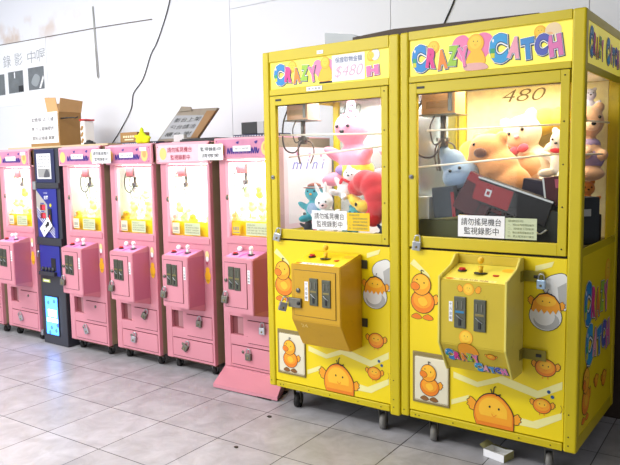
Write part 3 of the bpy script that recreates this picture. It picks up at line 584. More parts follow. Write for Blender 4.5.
        b = MB(); b.fr = front(fy - 0.0005)
        small_chick(b, bx0 + 0.135, 0.85, 0.06, 1); wing2(b, bx0 + 0.11, 0.85, 0.06, -1, 1, 0.001); wing2(b, bx0 + 0.165, 0.85, 0.06, 1, 1, 0.001)
        b.rect2(bx0 + 0.045, bx0 + 0.062, 0.70, 0.79, PAP, 1)
        for k, chh in enumerate('十元投幣'): b.text(chh, bx0 + 0.048, bx0 + 0.059, 0.771 - k * 0.021, 0.785 - k * 0.021, INK, 2)
        small_chick(b, bx0 + 0.125, 0.635, 0.075, 2); b.build('chick_print', e); b = MB()
        sd = Vector((0, by - fy, bz - kz)).normalized(); nn = Vector((0, sd.z, -sd.y)); nn = nn if nn.y < 0 else -nn
        b.fr = frame_of((0, fy, kz), (1, 0, 0), -sd, nn, 0.0007)
        b.blob2([(bx0 + 0.09, -0.06), (bx0 + 0.09, 0.0), (bx0 + 0.125, 0.02), (bx0 + 0.165, 0.0), (bx0 + 0.17, -0.05)], ORG2, 2, INK, 0.0015)
        word(b, CRAZY, bx0 + 0.015, -0.10, bx0 + 0.17, -0.03, 3); word(b, CATCH, bx0 + 0.14, -0.15, bx0 + 0.285, -0.095, 3); chick_fly(b, bx0 + 0.23, -0.045, 0.045, 2)
        b.build('box_print', e)
        # steel strap from the box to the lower panel, and the upper one
        for (z, L_, mm) in ((0.545, 0.11, mat('worn_brass_strap', '#8f8430', 0.45, metal=0.3)), (0.895, 0.095, mat('olive_strap', '#8d8322', 0.5, metal=0.2))):
            b = MB(); b.box(bx1 + 0.006, bx1 + L_, -0.006, -0.001, z - 0.024, z + 0.024, mm, 0.002); b.box(bx1 + 0.006, bx1 + 0.011, -0.05, -0.001, z - 0.024, z + 0.024, mm, 0.002); b.box(bx1 + L_ - 0.045, bx1 + L_ - 0.02, -0.008, -0.005, z - 0.008, z + 0.006, BLK, 0.002); b.build('strap', e)
    # guard rods across the play field
    b = MB()
    if left: b.cyl((0.05, 0.09, 1.565), (xr, 0.09, 1.545), 0.005, ROD); b.cyl((0.10, 0.10, 1.44), (xr, 0.09, 1.49), 0.005, ROD)
    else:
        b.cyl((0.1, 0.09, 1.552), (xr, 0.09, 1.552), 0.0045, ROD); b.cyl((0.05, 0.09, 1.375), (xr, 0.09, 1.43), 0.0045, ROD)
        b.cyl((YW - 0.03, 0.05, 1.565), (YW - 0.03, 0.60, 1.575), 0.0045, ROD); b.cyl((YW - 0.03, 0.05, 1.42), (YW - 0.03, 0.52, 1.425), 0.0045, ROD)
    b.build('guard_rod', t)
    if left: claw(t, 0.165, 0.15, 1.745, 0.95, mbox=mat('tan_carriage', '#d9a983', 0.5), mplate=mat('carriage_plate', '#c49a6a'), drop=0.11, rod=mat('dark_prong', '#6a6056', 0.35, metal=0.6))
    else: claw(t, 0.135, 0.20, 1.748, 1.05, box=(0.17, 0.12, 0.11), mbox=mat('amber_carriage', '#d8a25e', 0.5), mplate=mat('carriage_plate2', '#b98a48'), drop=0.12, rod=mat('dark_prong', '#6a6056'))
    for (x, y) in ((0.15, 0.07), (YW - 0.13, 0.06), (0.15, YD - 0.1), (YW - 0.13, YD - 0.1)): caster(t, x, y, YB, 0.042, RUB if (left and x < .3) else WHL, 0.25 if y < 0.3 else 1.0)
    return t
Y1 = yellow_machine(0, 1); Y2 = yellow_machine(0.857, 2)
# left side pane poster inside the first yellow machine
b = MB(); b.fr = frame_of((0.0115, 0, 0), (0, 1, 0), (0, 0, 1), (1, 0, 0), 0.0007)
b.rect2(0.06, 0.66, 1.02, 1.50, mat('rose_white_poster', '#f6e2e8', 0.5), 1); b.rect2(0.06, 0.16, 1.02, 1.50, mat('mauve_print', '#c9a9a6', 0.5, vary=0.1), 2); b.rect2(0.2, 0.62, 1.05, 1.42, PAP, 2)
for k in range(3): heart(b, 0.30 + k * 0.12, 1.455, 0.03, 0.035, pm('e58ab0'), 3)
b.text('m i n i', 0.24, 0.58, 1.37, 1.43, pm('7f8fd0'), 3, 0.01, 0.3)
b.build('mini_poster', Y1, label='pale pink poster reading mini on the side glass')

# ------------------------------------------------------------------ pink crane machines
SX, SY, SZ, OZ = 0.965, 0.97, 0.9705, 1.4 * (1 - 0.9705)
def shrink(o, first=True):
    for c in o.children:
        l = c.location.copy(); z0 = l.z
        c.location = (l.x * SX, l.y * SY, l.z * SZ + (OZ if (first and z0 != 0) else 0))
        if c.type == 'MESH':
            off = OZ if (first and z0 == 0) else 0.0
            for v in c.data.vertices: v.co = (v.co.x * SX, v.co.y * SY, v.co.z * SZ + off)
        keep = first and (c.type == 'MESH')
        shrink(c, keep or (c.type == 'EMPTY' and z0 == 0 and first))
    for c in o.children: pass
def PZ(v): return v * SZ + OZ
def pink_machine(X, Y, label, kind, dz=0.0):
    t = thing('crane_machine', (X, Y, 0), label, 'claw machine', 'small pink claw machines')
    W_, D_, H0, H1 = 0.495, 0.60, 0.045 + dz, 1.56 + dz * 0.6
    z = lambda v: v + dz
    b = MB(); b.box(0.015, 0.495, 0.03, D_, H0, z(0.885), PLY, 0.002); b.box(0.015, 0.024, 0.03, D_, z(0.885), H1 - 0.003, PLY); b.box(0.486, 0.495, 0.03, D_, z(0.885), H1 - 0.003, PLY); b.box(0.024, 0.486, D_ - 0.012, D_, z(0.885), H1 - 0.003, PLY); b.build('plywood_cabinet', t)
    b = MB(); b.box(0.014, 0.496, 0.004, D_, H1 - 0.003, H1 + 0.004, PKlip, 0.001); b.box(0.02, 0.49, 0.05, D_ - 0.01, z(1.42), z(1.43), PANEL); b.build('roof', t)
    # pink front around the window, hole and drawers
    f = MB(); gx0, gx1, gz0, gz1 = 0.100, 0.468, z(0.922), z(1.398)
    f.box(0.02, 0.078, 0.0, 0.032, z(0.04), z(1.42), PK, 0.003); f.box(0.475, 0.495, 0.0, 0.032, z(0.04), z(1.42), PK, 0.003)
    f.box(0.07, 0.48, -0.006, 0.032, z(0.872), z(0.912), PK, 0.003); f.box(0.07, 0.48, 0.002, 0.032, z(0.388), z(0.875), PK, 0.001)
    f.box(0.07, 0.48, 0.002, 0.032, z(0.195), z(0.262), PK, 0.001); f.box(0.07, 0.48, 0.002, 0.032, z(0.043), z(0.062), PK, 0.001)
    f.box(0.19, 0.48, 0.004, 0.032, z(0.25), z(0.40), PK, 0.001); f.box(0.03, 0.48, 0.004, 0.032, z(0.05), z(0.21), PK, 0.001)
    f.build('front_panel', t)
    b = MB(); b.box(0.078, 0.475, 0.035, 0.04, z(0.26), z(0.39), mat('wine_recess', '#7a3a40', 0.6)); b.build('chute', t) if False else b.box(0.078, 0.190, 0.025, 0.031, z(0.262), z(0.388), mat('wine_recess', '#7a3a40', 0.6)).box(0.145 if kind in (0, 1) else 0.13, 0.187, 0.018, 0.026, z(0.268), z(0.384), mat('pale_flap', '#d9d4d0' if kind > 1 else '#b07a80', 0.3))
    b.build('prize_chute', t)
    # drawers with dark seams
    for (u0, u1, v0, v1) in ((0.235, 0.478, 0.222, 0.37), (0.09, 0.478, 0.064, 0.190)):
        b = MB(); b.box(u0 - 0.003, u1 + 0.003, 0.0005, 0.006, z(v0 - 0.0045), z(v1 + 0.004), mat('pink_seam', '#5c2630', 0.6)); b.box(u0, u1, -0.005, 0.006, z(v0), z(v1), PK, 0.002)
        b.cyl((u0 + 0.12 if u0 > 0.2 else u0 + 0.10, -0.004, z(v1 - 0.035)), (u0 + 0.12 if u0 > 0.2 else u0 + 0.10, -0.008, z(v1 - 0.035)), 0.011, STLD); b.build('drawer', t)
    # window door frame and pane
    d = MB(); d.box(0.074, gx0, -0.002, 0.02, z(0.908), z(1.412), PKlip, 0.004); d.box(gx1, 0.486, -0.002, 0.02, z(0.908), z(1.412), PKlip, 0.004)
    d.box(0.09, 0.48, -0.002, 0.02, z(0.908), gz0, PK, 0.003); d.box(0.09, 0.48, -0.002, 0.02, gz1, z(1.412), PK, 0.003); d.cyl((0.088, -0.002, z(1.17)), (0.088, -0.008, z(1.17)), 0.012, STLD); d.box(0.08, 0.096, -0.005, -0.002, z(1.155), z(1.19), BRS, 0.001)
    door = d.build('glass_door', t)
    b = MB(); b.box(gx0, gx1, 0.008, 0.011, gz0, gz1, GL); b.build('pane', door)
    b = MB(); b.fr = front(0.0075); b.rect2(0.115, 0.185, z(0.935), z(1.01), PAPC if kind != 4 else PAPY, 1)
    for k in range(4): b.rect2(0.125 + k * 0.013, 0.133 + k * 0.013, z(0.958), z(0.982), GREYTXT, 2)
    b.rect2(0.122, 0.178, z(0.942), z(0.948), GREYTXT, 2); b.build('price_sticker', door)
    b = MB(); b.fr = front(0.0075); b.rect2(0.235, 0.385 if kind != 4 else 0.46, z(0.93), z(1.012), PAPG, 1); u1 = 0.375 if kind != 4 else 0.45
    for k, tx in enumerate(['遊戲說明', '請先投幣再開始', '按鈕放下取物夾', '故障請聯絡店家']): b.text(tx, 0.245, u1 if k else 0.31, z(0.992 - k * 0.017), z(1.002 - k * 0.017), PALETXT, 2)
    b.build('rules_sticker', door)
    # header sign
    s = MB(); ms = PKsignl if kind == 3 else PKsign
    s.box(-0.004, 0.503, -0.016, 0.004, z(1.418), z(1.556), PKlip, 0.004); s.box(0.008, 0.492, -0.019, -0.012, z(1.430), z(1.545), ms, 0.002)
    for u in (0.02, 0.48):
        for v in (1.44, 1.535): s.cyl((u, -0.018, z(v)), (u, -0.0205, z(v)), 0.004, REDINK, n=8)
    sg = s.build('header_sign', t)
    b = MB(); b.fr = front(-0.0195); pc = pm('f0c878')
    if kind == 3:
        b.disc(0.075, z(1.487), 0.035, 0.042, pc, 1); b.text('請勿搖晃機台', 0.12, 0.36, z(1.495), z(1.53), REDINK, 2, 0.004); b.text('監視錄影中', 0.15, 0.34, z(1.443), z(1.478), REDINK, 2, 0.004)
    else:
        b.disc(0.055, z(1.483), 0.035, 0.042, pc, 1); b.disc(0.435, z(1.483), 0.035, 0.045, pc, 1); b.disc(0.435, z(1.49), 0.02, 0.025, pm('e8a060'), 2)
        b.text('Doll  House', 0.11, 0.38, z(1.445), z(1.485), BLUINK, 2, 0.03, 0.2) if False else [b.line2([(0.115 + k * 0.034, z(1.452)), (0.122 + k * 0.034, z(1.49)), (0.132 + k * 0.034, z(1.455)), (0.144 + k * 0.034, z(1.492 - 0.01 * (k % 2)))], 0.009, BLUINK, 2) for k in range(8)]
        b.blob2([(0.19, z(1.523)), (0.215, z(1.532)), (0.21, z(1.515))], BLUINK, 2); b.blob2([(0.345, z(1.525)), (0.372, z(1.532)), (0.36, z(1.512))], BLUINK, 2)
        b.rect2(0.165, 0.315, z(1.468), z(1.503), PAP, 4); b.text('機台編號', 0.18, 0.30, z(1.478), z(1.493), GREYTXT, 5); 
        if kind in (0, 2): b.rect2(0.39, 0.46, z(1.512), z(1.538), PAP, 4); b.text('小心', 0.405, 0.445, z(1.518), z(1.532), GREYTXT, 5)
    b.build('sign_print', sg)
    # inside: white panels, yellow tray, light, claw
    b = MB(); b.box(0.0245, 0.028, 0.034, D_ - 0.013, z(0.89), z(1.42), mat('grey_green_panel', '#a9b4ae', 0.3, vary=0.12) if kind in (1, 2) else PANEL); b.box(0.482, 0.4855, 0.034, D_ - 0.013, z(0.89), z(1.42), PANEL); b.box(0.0285, 0.4815, D_ - 0.018, D_ - 0.0125, z(0.89), z(1.42), mat('grey_back_mirror', '#aebcb8', 0.2, metal=0.3) if kind in (1, 2) else PANEL)
    for k in range(5): b.fr = frame_of((0.0283, 0, 0), (0, 1, 0), (0, 0, 1), (1, 0, 0)); b.blob2([(0.3 + 0.03 * (k % 2), z(1.10 + k * 0.05)), (0.34 + 0.03 * (k % 2), z(1.11 + k * 0.05)), (0.36, z(1.13 + k * 0.05)), (0.31, z(1.13 + k * 0.05))], pm('f3b8cc'), 1)
    b.build('inner_panel', t)
    b = MB(); b.box(0.03, 0.48, 0.045, D_ - 0.02, z(0.888), z(0.985), YIN, 0.004); b.box(0.03, 0.48, 0.040, 0.046, z(0.888), z(1.018), YIN, 0.002); b.build('yellow_tray', t)
    l = bpy.data.lights.new('cabinet_light', 'AREA'); l.shape = 'RECTANGLE'; l.size = 0.34; l.size_y = 0.4; l.energy = {0: 11, 1: 6.5, 2: 8, 3: 11, 4: 12}[kind]
    lo = bpy.data.objects.new('cabinet_light', l); C.objects.link(lo); lo.parent = t; lo.location = (0.26, 0.28, z(1.405))
    b = MB(); b.cyl((0.06, 0.09, z(1.408)), (0.45, 0.09, z(1.408)), 0.008, mat('tube_white', '#ffffff', emit=9)); b.build('lamp_tube', t)
    claw(t, 0.13 if kind != 1 else 0.17, 0.14, z(1.402), 0.80, box=(0.13, 0.10, 0.09), mbox=mat('pink_carriage', '#d98a90', 0.5), mplate=mat('pink_carriage_plate', '#c8868c'), drop=0.07, rod=mat('chrome_prong', '#6a6a6e', 0.35, metal=0.5))
    # control box
    e = bpy.data.objects.new('control_box', None); C.objects.link(e); e.parent = t
    bx0, bx1, fy = 0.165, 0.415, -0.15
    b = MB(); b.prism([(0.004, z(0.835)), (fy, z(0.800)), (fy, z(0.452)), (0.004, z(0.412))], bx0, bx1, PK, 'x', 0.004)
    b.box(bx1 - 0.0005, bx1 + 0.0012, fy + 0.005, 0.002, z(0.46), z(0.795), PKshade); b.build('housing', e)
    n = Vector((0, -0.035, 0.154)).normalized(); Vv = Vector((0, 0.154, 0.035)).normalized()
    b = MB(); b.fr = frame_of((0, fy, z(0.800)), (1, 0, 0), Vv, n, 0.0006); b.rect2(bx0 + 0.006, bx1 - 0.006, 0.02, 0.15, PKtop, 1); b.blob2([(bx0 + 0.10, 0.06), (bx0 + 0.14, 0.12), (bx0 + 0.12, 0.03)], pm('d850a8'), 2); b.build('top_print', e)
    zz = lambda y: z(0.835) + 0.2273 * y
    joystick(e, bx0 + 0.18, -0.075, zz(-0.075) + 0.001, WHT, 0.015, 0.04, 0.024); button(e, bx0 + 0.055, -0.085, zz(-0.085), RED, 0.016)
    b = MB(); b.ball((bx0 + 0.045, -0.03, zz(-0.03) + 0.016), (0.02, 0.014, 0.017), WHT); b.build('white_knob', e)
    b = MB(); b.box(bx0 + 0.018, bx1 - 0.045, fy - 0.0015, fy, z(0.488), z(0.775), mat('pink_seam', '#7c3a44')); b.box(bx0 + 0.021, bx1 - 0.048, fy - 0.004, fy, z(0.491), z(0.772), PK, 0.001); b.cyl((bx0 + 0.032, fy - 0.004, z(0.66)), (bx0 + 0.032, fy - 0.012, z(0.66)), 0.011, STLD); b.build('service_door', e)
    coin_slot(e, bx0 + 0.077, fy - 0.004, z(0.675), 0.048, 0.145); coin_slot(e, bx0 + 0.130, fy - 0.004, z(0.672), 0.048, 0.145)
    b = MB(); b.fr = front(fy - 0.0005); b.rect2(bx1 - 0.040, bx1 - 0.020, z(0.65), z(0.735), PAP, 1)
    for k, chh in enumerate('十元投幣'): b.text(chh, bx1 - 0.037, bx1 - 0.023, z(0.716 - k * 0.02), z(0.730 - k * 0.02), INK, 2)
    b.build('coin_label', e)
    # chick stickers right of the box
    if kind != 4:
        b = MB(); b.fr = front(0.0); u = 0.452
        b.disc(u, z(0.80), 0.017, 0.03, pm('f4dc9c'), 2); b.disc(u, z(0.775), 0.014, 0.018, PAP, 3); b.disc(u, z(0.66), 0.026, 0.035, pm('fbc02d'), 2, ORG2, 0.0015); b.disc(u, z(0.70), 0.018, 0.02, pm('fbc02d'), 2.4); b.blob2([(u - 0.005, z(0.735)), (u - 0.012, z(0.755)), (u, z(0.75)), (u + 0.008, z(0.758))], pm('c04060'), 2)
        b.blob2([(u - 0.02, z(0.63)), (u, z(0.605)), (u + 0.02, z(0.63))], pm('fbc02d'), 2); b.build('chick_sticker', t)
    shrink(t)
    if kind != 4:
        b = MB(); b.box(0.02, 0.475, 0.02, 0.04, 0.068, 0.084, mat('rust_base', '#5e4430', 0.7)); b.build('base_strip', t)
        for (x, y) in ((0.075, 0.06), (0.42, 0.06), (0.075, 0.5), (0.42, 0.5)): caster_low(t, x, y)
    return t
def caster_low(par, x, y):
    e = bpy.data.objects.new('caster', None); C.objects.link(e); e.parent = par; e.location = (x, y, 0); e.rotation_euler = (0, 0, 0.35)
    b = MB(); b.box(-0.026, 0.026, -0.028, 0.024, 0.074, 0.0845, STLD, 0.001)
    for sx in (-1, 1): b.prism([(-0.02, 0.076), (0.02, 0.076), (0.014, 0.022), (-0.004, 0.022)], sx * 0.017 - 0.0015, sx * 0.017 + 0.0015, STL, 'x')
    b.build('fork', e)
    b = MB(); b.cyl((-0.013, 0.006, 0.029), (0.013, 0.006, 0.029), 0.029, RUB, n=20); b.build('wheel', e)
PX = [(-2.965, 0.11), (-2.112, 0.13), (-1.597, 0.165), (-1.102, 0.20), (-0.572, 0.218)]
PL = ['small pink claw machine standing left of the dark blue coin changer', 'small pink claw machine just right of the blue coin changer, dim grey interior', 'small pink claw machine with the small carton on its top',
      'small pink claw machine with red writing on its pale header sign', 'small pink claw machine beside the yellow one, with a sloping pink foot plate']
PM = [pink_machine(x, y, PL[i], i, 0.02 if i == 4 else 0.0) for i, (x, y) in enumerate(PX)]
PF = pink_machine(-3.48, 0.09, 'pink claw machine cut off by the left edge of the photo', 0)
# base with sloping foot plate under the last pink machine
b = MB(); V = [(-0.56, .225, 0.0), (-0.505, .052, 0.0), (-0.005, .075, 0.0), (-0.07, .225, 0.0), (-0.56, .225, 0.092), (-0.505, .052, 0.028), (-0.005, .075, 0.028), (-0.07, .225, 0.092)]
V = [(v[0] + 0.572, v[1] - 0.218, v[2] + (0.006 if v[2] < .01 else 0)) for v in V]
b.add(V, [(0, 3, 2, 1), (4, 5, 6, 7), (0, 1, 5, 4), (1, 2, 6, 5), (2, 3, 7, 6), (3, 0, 4, 7)], PK)
b.box(0.10, 0.52, -0.15, 0.02, 0.0, .008, DK); b.box(0.02, 0.46, 0.0, 0.56, 0.0, 0.098, PK)
b.build('foot_plate', PM[4])

# white paper notices bridging the pink header signs
def paper_note(X, Y, Z, w_, h, l1, l2, label, par=None):
    b = MB(); b.fr = front(0.0); b.box(0, w_, 0, 0.0008, 0, h, PAP); b.text(l1, 0.015, w_ - 0.015, h * 0.56, h * 0.84, INK, 2, 0.003); b.text(l2, 0.03, w_ - 0.03, h * 0.16, h * 0.42, INK, 2, 0.003)
    o = b.build('paper_notice', None, (X, Y, Z)); return tag(o, label, 'notice', 'white paper notices taped on the pink signs')
paper_note(-1.700, 0.108, 1.430, 0.21, 0.10, '請勿搖晃機台', '監視錄影中', 'white paper notice across the two pink signs right of the coin changer')
paper_note(-0.690, 0.178, 1.435, 0.21, 0.10, '監視錄影中', '請微笑', 'white paper notice taped right of the red writing on the pale pink sign')

# ------------------------------------------------------------------ blue coin changer
t = thing('coin_changer', (-2.45, 0.112, 0), 'tall narrow dark blue coin changer with a glowing screen, between pink machines', 'coin changer')
NV = mat('navy_paint', '#272b52', 0.4, vary=0.1); CH = mat('charcoal_paint', '#34353d', 0.4, vary=0.08); RB = mat('royal_blue_print', '#2a2f8e', 0.35, vary=0.15, scale=14)
cw, cd = 0.322, 0.42
b = MB(); b.box(0, cw, 0.006, cd, 0.0, 1.552, CH, 0.006); b.build('cabinet', t)
b = MB(); b.box(0.02, cw - 0.045, -0.002, 0.008, 1.29, 1.55, NV, 0.003); hp = b.build('upper_plate', t)
b = MB(); b.fr = front(-0.0025); b.rect2(0.05, 0.235, 1.32, 1.515, PAP, 1)
for k, tx in enumerate(['兌幣機使用說明', '請將紙鈔放平整', '每次限投一張', '故障請電店家']): b.text(tx, 0.06, 0.225, 1.487 - k * 0.026, 1.503 - k * 0.026, INK, 2)
b.rect2(0.062, 0.223, 1.33, 1.40, mat('grey_photo', '#9a9a98'), 2); b.blob2([(0.14, 1.335), (0.17, 1.39), (0.20, 1.385), (0.215, 1.34)], mat('dark_photo', '#55555a'), 3); b.build('instruction_paper', hp)
b = MB(); b.box(-0.002, cw + 0.002, -0.008, 0.008, 1.245, 1.29, CH, 0.004); b.box(-0.002, cw + 0.002, -0.008, 0.008, 0.80, 0.86, CH, 0.004); b.build('cross_band', t)
b = MB(); b.box(0.018, cw - 0.04, -0.003, 0.008, 0.862, 1.243, RB, 0.002); mp_ = b.build('display_panel', t)
b = MB(); b.fr = front(-0.0035); gp = mat('grey_panel_print', '#b3aca4', 0.4)
b.flat([(0.018, 1.10), (0.018, 1.235), (0.06, 1.20), (0.16, 1.12), (0.16, 0.99), (0.05, 1.07)], gp, 1)
for k in range(4): b.line2([(0.018, 1.10 - k * 0.022), (0.245, 0.93 - k * 0.022)], 0.006, WHT, 2, 0)
b.text('兌幣', 0.12, 0.18, 1.16, 1.19, WHT, 2, 0.02); b.text('COIN', 0.12, 0.17, 1.205, 1.215, WHT, 2, 0.0)
for v in (1.075, 1.01):
    b.rect2(0.065, 0.135, v, v + 0.045, mat('display_dark', '#7a1018'), 3); b.text('88', 0.10, 0.13, v + 0.006, v + 0.038, mat('led_red', '#ff2a3c', emit=2.5), 4, 0.02); b.rect2(0.07, 0.12, v + 0.05, v + 0.058, pm('3a3f9a'), 3)
b.disc(0.205, 1.115, 0.012, 0.014, pm('d8d020'), 3); b.build('panel_print', mp_)
b = MB(); b.box(0.175, 0.215, -0.010, 0, 0.96, 1.09, BLK, 0.003); b.box(0.188, 0.20, -0.012, -0.009, 1.0, 1.04, RED, 0.001); b.build('note_slot', t)
b = MB(); b.box(0.02, cw - 0.04, -0.002, 0.008, 0.56, 0.798, RB, 0.002); b.box(0.17, 0.23, -0.006, 0, 0.60, 0.70, BLK, 0.003); b.box(0.03, 0.24, -0.03, 0, 0.562, 0.592, CH, 0.004)
for k in range(4): b.ball((0.06 + k * 0.045, -0.008, 0.61), (0.018, 0.01, 0.018), CH, 10)
b.build('coin_tray', t)
b = MB(); b.cyl((0.01, 0.0, 0.74), (0.01, -0.014, 0.74), 0.012, STL); b.box(0.004, 0.016, -0.02, -0.012, 0.70, 0.745, STL, 0.002); b.build('lock_handle', t)
b = MB(); b.box(-0.012, 0.03, -0.014, 0.004, 1.235, 1.30, mat('grey_tape', '#8f9094', 0.5), 0.004); b.box(-0.014, 0.01, -0.012, 0.006, 0.06, 0.105, mat('grey_tape', '#8f9094'), 0.004); b.build('corner_bracket', t)
b = MB(); b.fr = front(0.0055); b.rect2(0.03, 0.13, 0.50, 0.525, mat('lime_label', '#c9d86a'), 1); b.rect2(0.045, 0.115, 0.507, 0.518, PAP, 2); b.build('lime_label', t)
b = MB(); b.box(0.05, 0.225, -0.001, 0.01, 0.075, 0.395, BLK, 0.002); b.build('screen_bezel', t)
b = MB(); b.fr = front(-0.0015); b.rect2(0.056, 0.219, 0.082, 0.388, mat('screen_blue', '#3f8fe8', emit=0.85, vary=0.25, scale=18), 1); ew = mat('screen_white', '#f0f8ff', emit=1.6); ed = mat('screen_dark_blue', '#1a4fae', emit=0.3)
b.rect2(0.09, 0.2, 0.23, 0.285, ew, 2); b.rect2(0.07, 0.214, 0.185, 0.215, ew, 2)
for (u, v) in ((0.08, 0.34), (0.16, 0.355), (0.11, 0.14), (0.17, 0.12), (0.085, 0.10), (0.19, 0.165)): b.blob2([(u, v), (u + 0.02, v + 0.018), (u + 0.035, v - 0.006), (u + 0.012, v - 0.018)], ed, 2)
b.build('screen', t)
pl = bpy.data.lights.new('screen_glow', 'AREA'); pl.shape = 'RECTANGLE'; pl.size = 0.16; pl.size_y = 0.3; pl.energy = 0.55; pl.color = (0.45, 0.6, 1.0)
plo = bpy.data.objects.new('screen_glow', pl); C.objects.link(plo); plo.parent = t; plo.location = (0.137, -0.008, 0.235); plo.rotation_euler = (R(90), 0, 0)
# white arrow card taped askew on the changer
b = MB(); b.fr = front(0.0); b.box(-0.075, 0.075, 0, 0.002, -0.042, 0.042, PAP, 0.0); b.blob2([(-0.06, -0.005), (-0.02, 0.012), (-0.01, -0.02), (-0.05, -0.028)], PAP, 1, INK, 0.003); b.line2([(-0.045, -0.01), (-0.02, -0.012)], 0.008, INK, 3)
b.flat([(0.0, -0.01), (0.035, -0.01), (0.035, -0.024), (0.062, 0.004), (0.035, 0.03), (0.035, 0.015), (0.0, 0.015)], INK, 2)
o = b.build('arrow_card', None, (-2.30, 0.094, 0.945), (0, R(-38), 0)); tag(o, 'white card with a black arrow taped askew on the coin changer', 'card')

# ------------------------------------------------------------------ padlocks
def at(m, x, y, z): return (m.location.x + x, m.location.y + y, z) if m in (Y1, Y2) else (m.location.x + x * SX, m.location.y + y * SY, PZ(z))
padlock(at(Y1, 0.098, -0.012, 1.02), 'silver padlock at the lower left corner of the left yellow glass door', 1.25, 0.3, 0.25)
padlock(at(Y2, 0.098, -0.012, 1.02), 'silver padlock at the lower left corner of the right yellow glass door', 1.25, 0.2, 0.1)
padlock(at(Y1, 0.305, -0.235, 0.69), 'steel padlock hanging from the hasp of the ochre control box', 1.25, 0.9, 0.3)
padlock(at(Y2, 0.695, -0.022, 0.885), 'blue and silver padlock on the strap right of the second yellow control box', 1.1, 0.0, 0.0, mat('pale_blue_lock', '#a9c4de', 0.3, metal=0.4))
names = ['the machine left of the coin changer', 'the pink machine right of the coin changer', 'the third pink machine, under the small carton', 'the pink machine with red sign writing', 'the pink machine beside the yellow one']
for i, m in enumerate(PM):
    dz = 0.02 if i == 4 else 0
    if i > 0: padlock(at(m, 0.197, -0.168, 0.56 + dz), 'dull padlock on the control box of ' + names[i], 1.25, 0.2, 0.15, STLD)
    padlock(at(m, 0.235 if i < 4 else 0.245, -0.016, 0.155 + dz), 'padlock on the bottom drawer of ' + names[i], 1.25, 0.1, [-0.4, -0.4, 0.2, 0.5, 0.0][i], STL if i in (0, 1, 2) else STLD)
    if i in (2, 3, 4): padlock(at(m, 0.37, -0.016, 0.345 + dz), 'padlock on the upper drawer of ' + names[i], 1.25, 0.1, [0, 0, 0.5, 0.1, 0.0][i], STLD if i < 4 else STL)

# ------------------------------------------------------------------ plush toys
def plush_mesh(name, balls, m, vox=0.008, par=None, disp=0.0):
    """one continuous body grown from overlapping ellipsoids: (centre, radii[, euler])"""
    b = MB()
    for it in balls:
        c, r = it[0], it[1]; T = Matrix.Translation(c) @ (Euler(it[2]).to_matrix().to_4x4() if len(it) > 2 else Matrix.Identity(4)); b.ball((0, 0, 0), r, m, 20, T)
    o = b.build(name)
    md = o.modifiers.new('r', 'REMESH'); md.mode = 'VOXEL'; md.voxel_size = vox; md.use_smooth_shade = True
    s = o.modifiers.new('s', 'SMOOTH'); s.iterations = 4; s.factor = 0.6
    dg = bpy.context.evaluated_depsgraph_get(); me = bpy.data.meshes.new_from_object(o.evaluated_get(dg)); old = o.data; o.modifiers.clear(); o.data = me; bpy.data.meshes.remove(old)
    me.materials.clear(); me.materials.append(m)
    for p in me.polygons: p.use_smooth = True
    if par: o.parent = par
    return o
def fur(name, col, **k): return mat('plush_' + name, col, 0.95, vary=0.07, scale=18, bump=0.5, bscale=160, sheen=0.4, **k)
BE = mat('bead_eye', '#120c0c', 0.15)
def balls_part(par, name, items, m):
    b = MB()
    for c, r in items: b.ball(c, r, m, 14)
    return b.build(name, par)
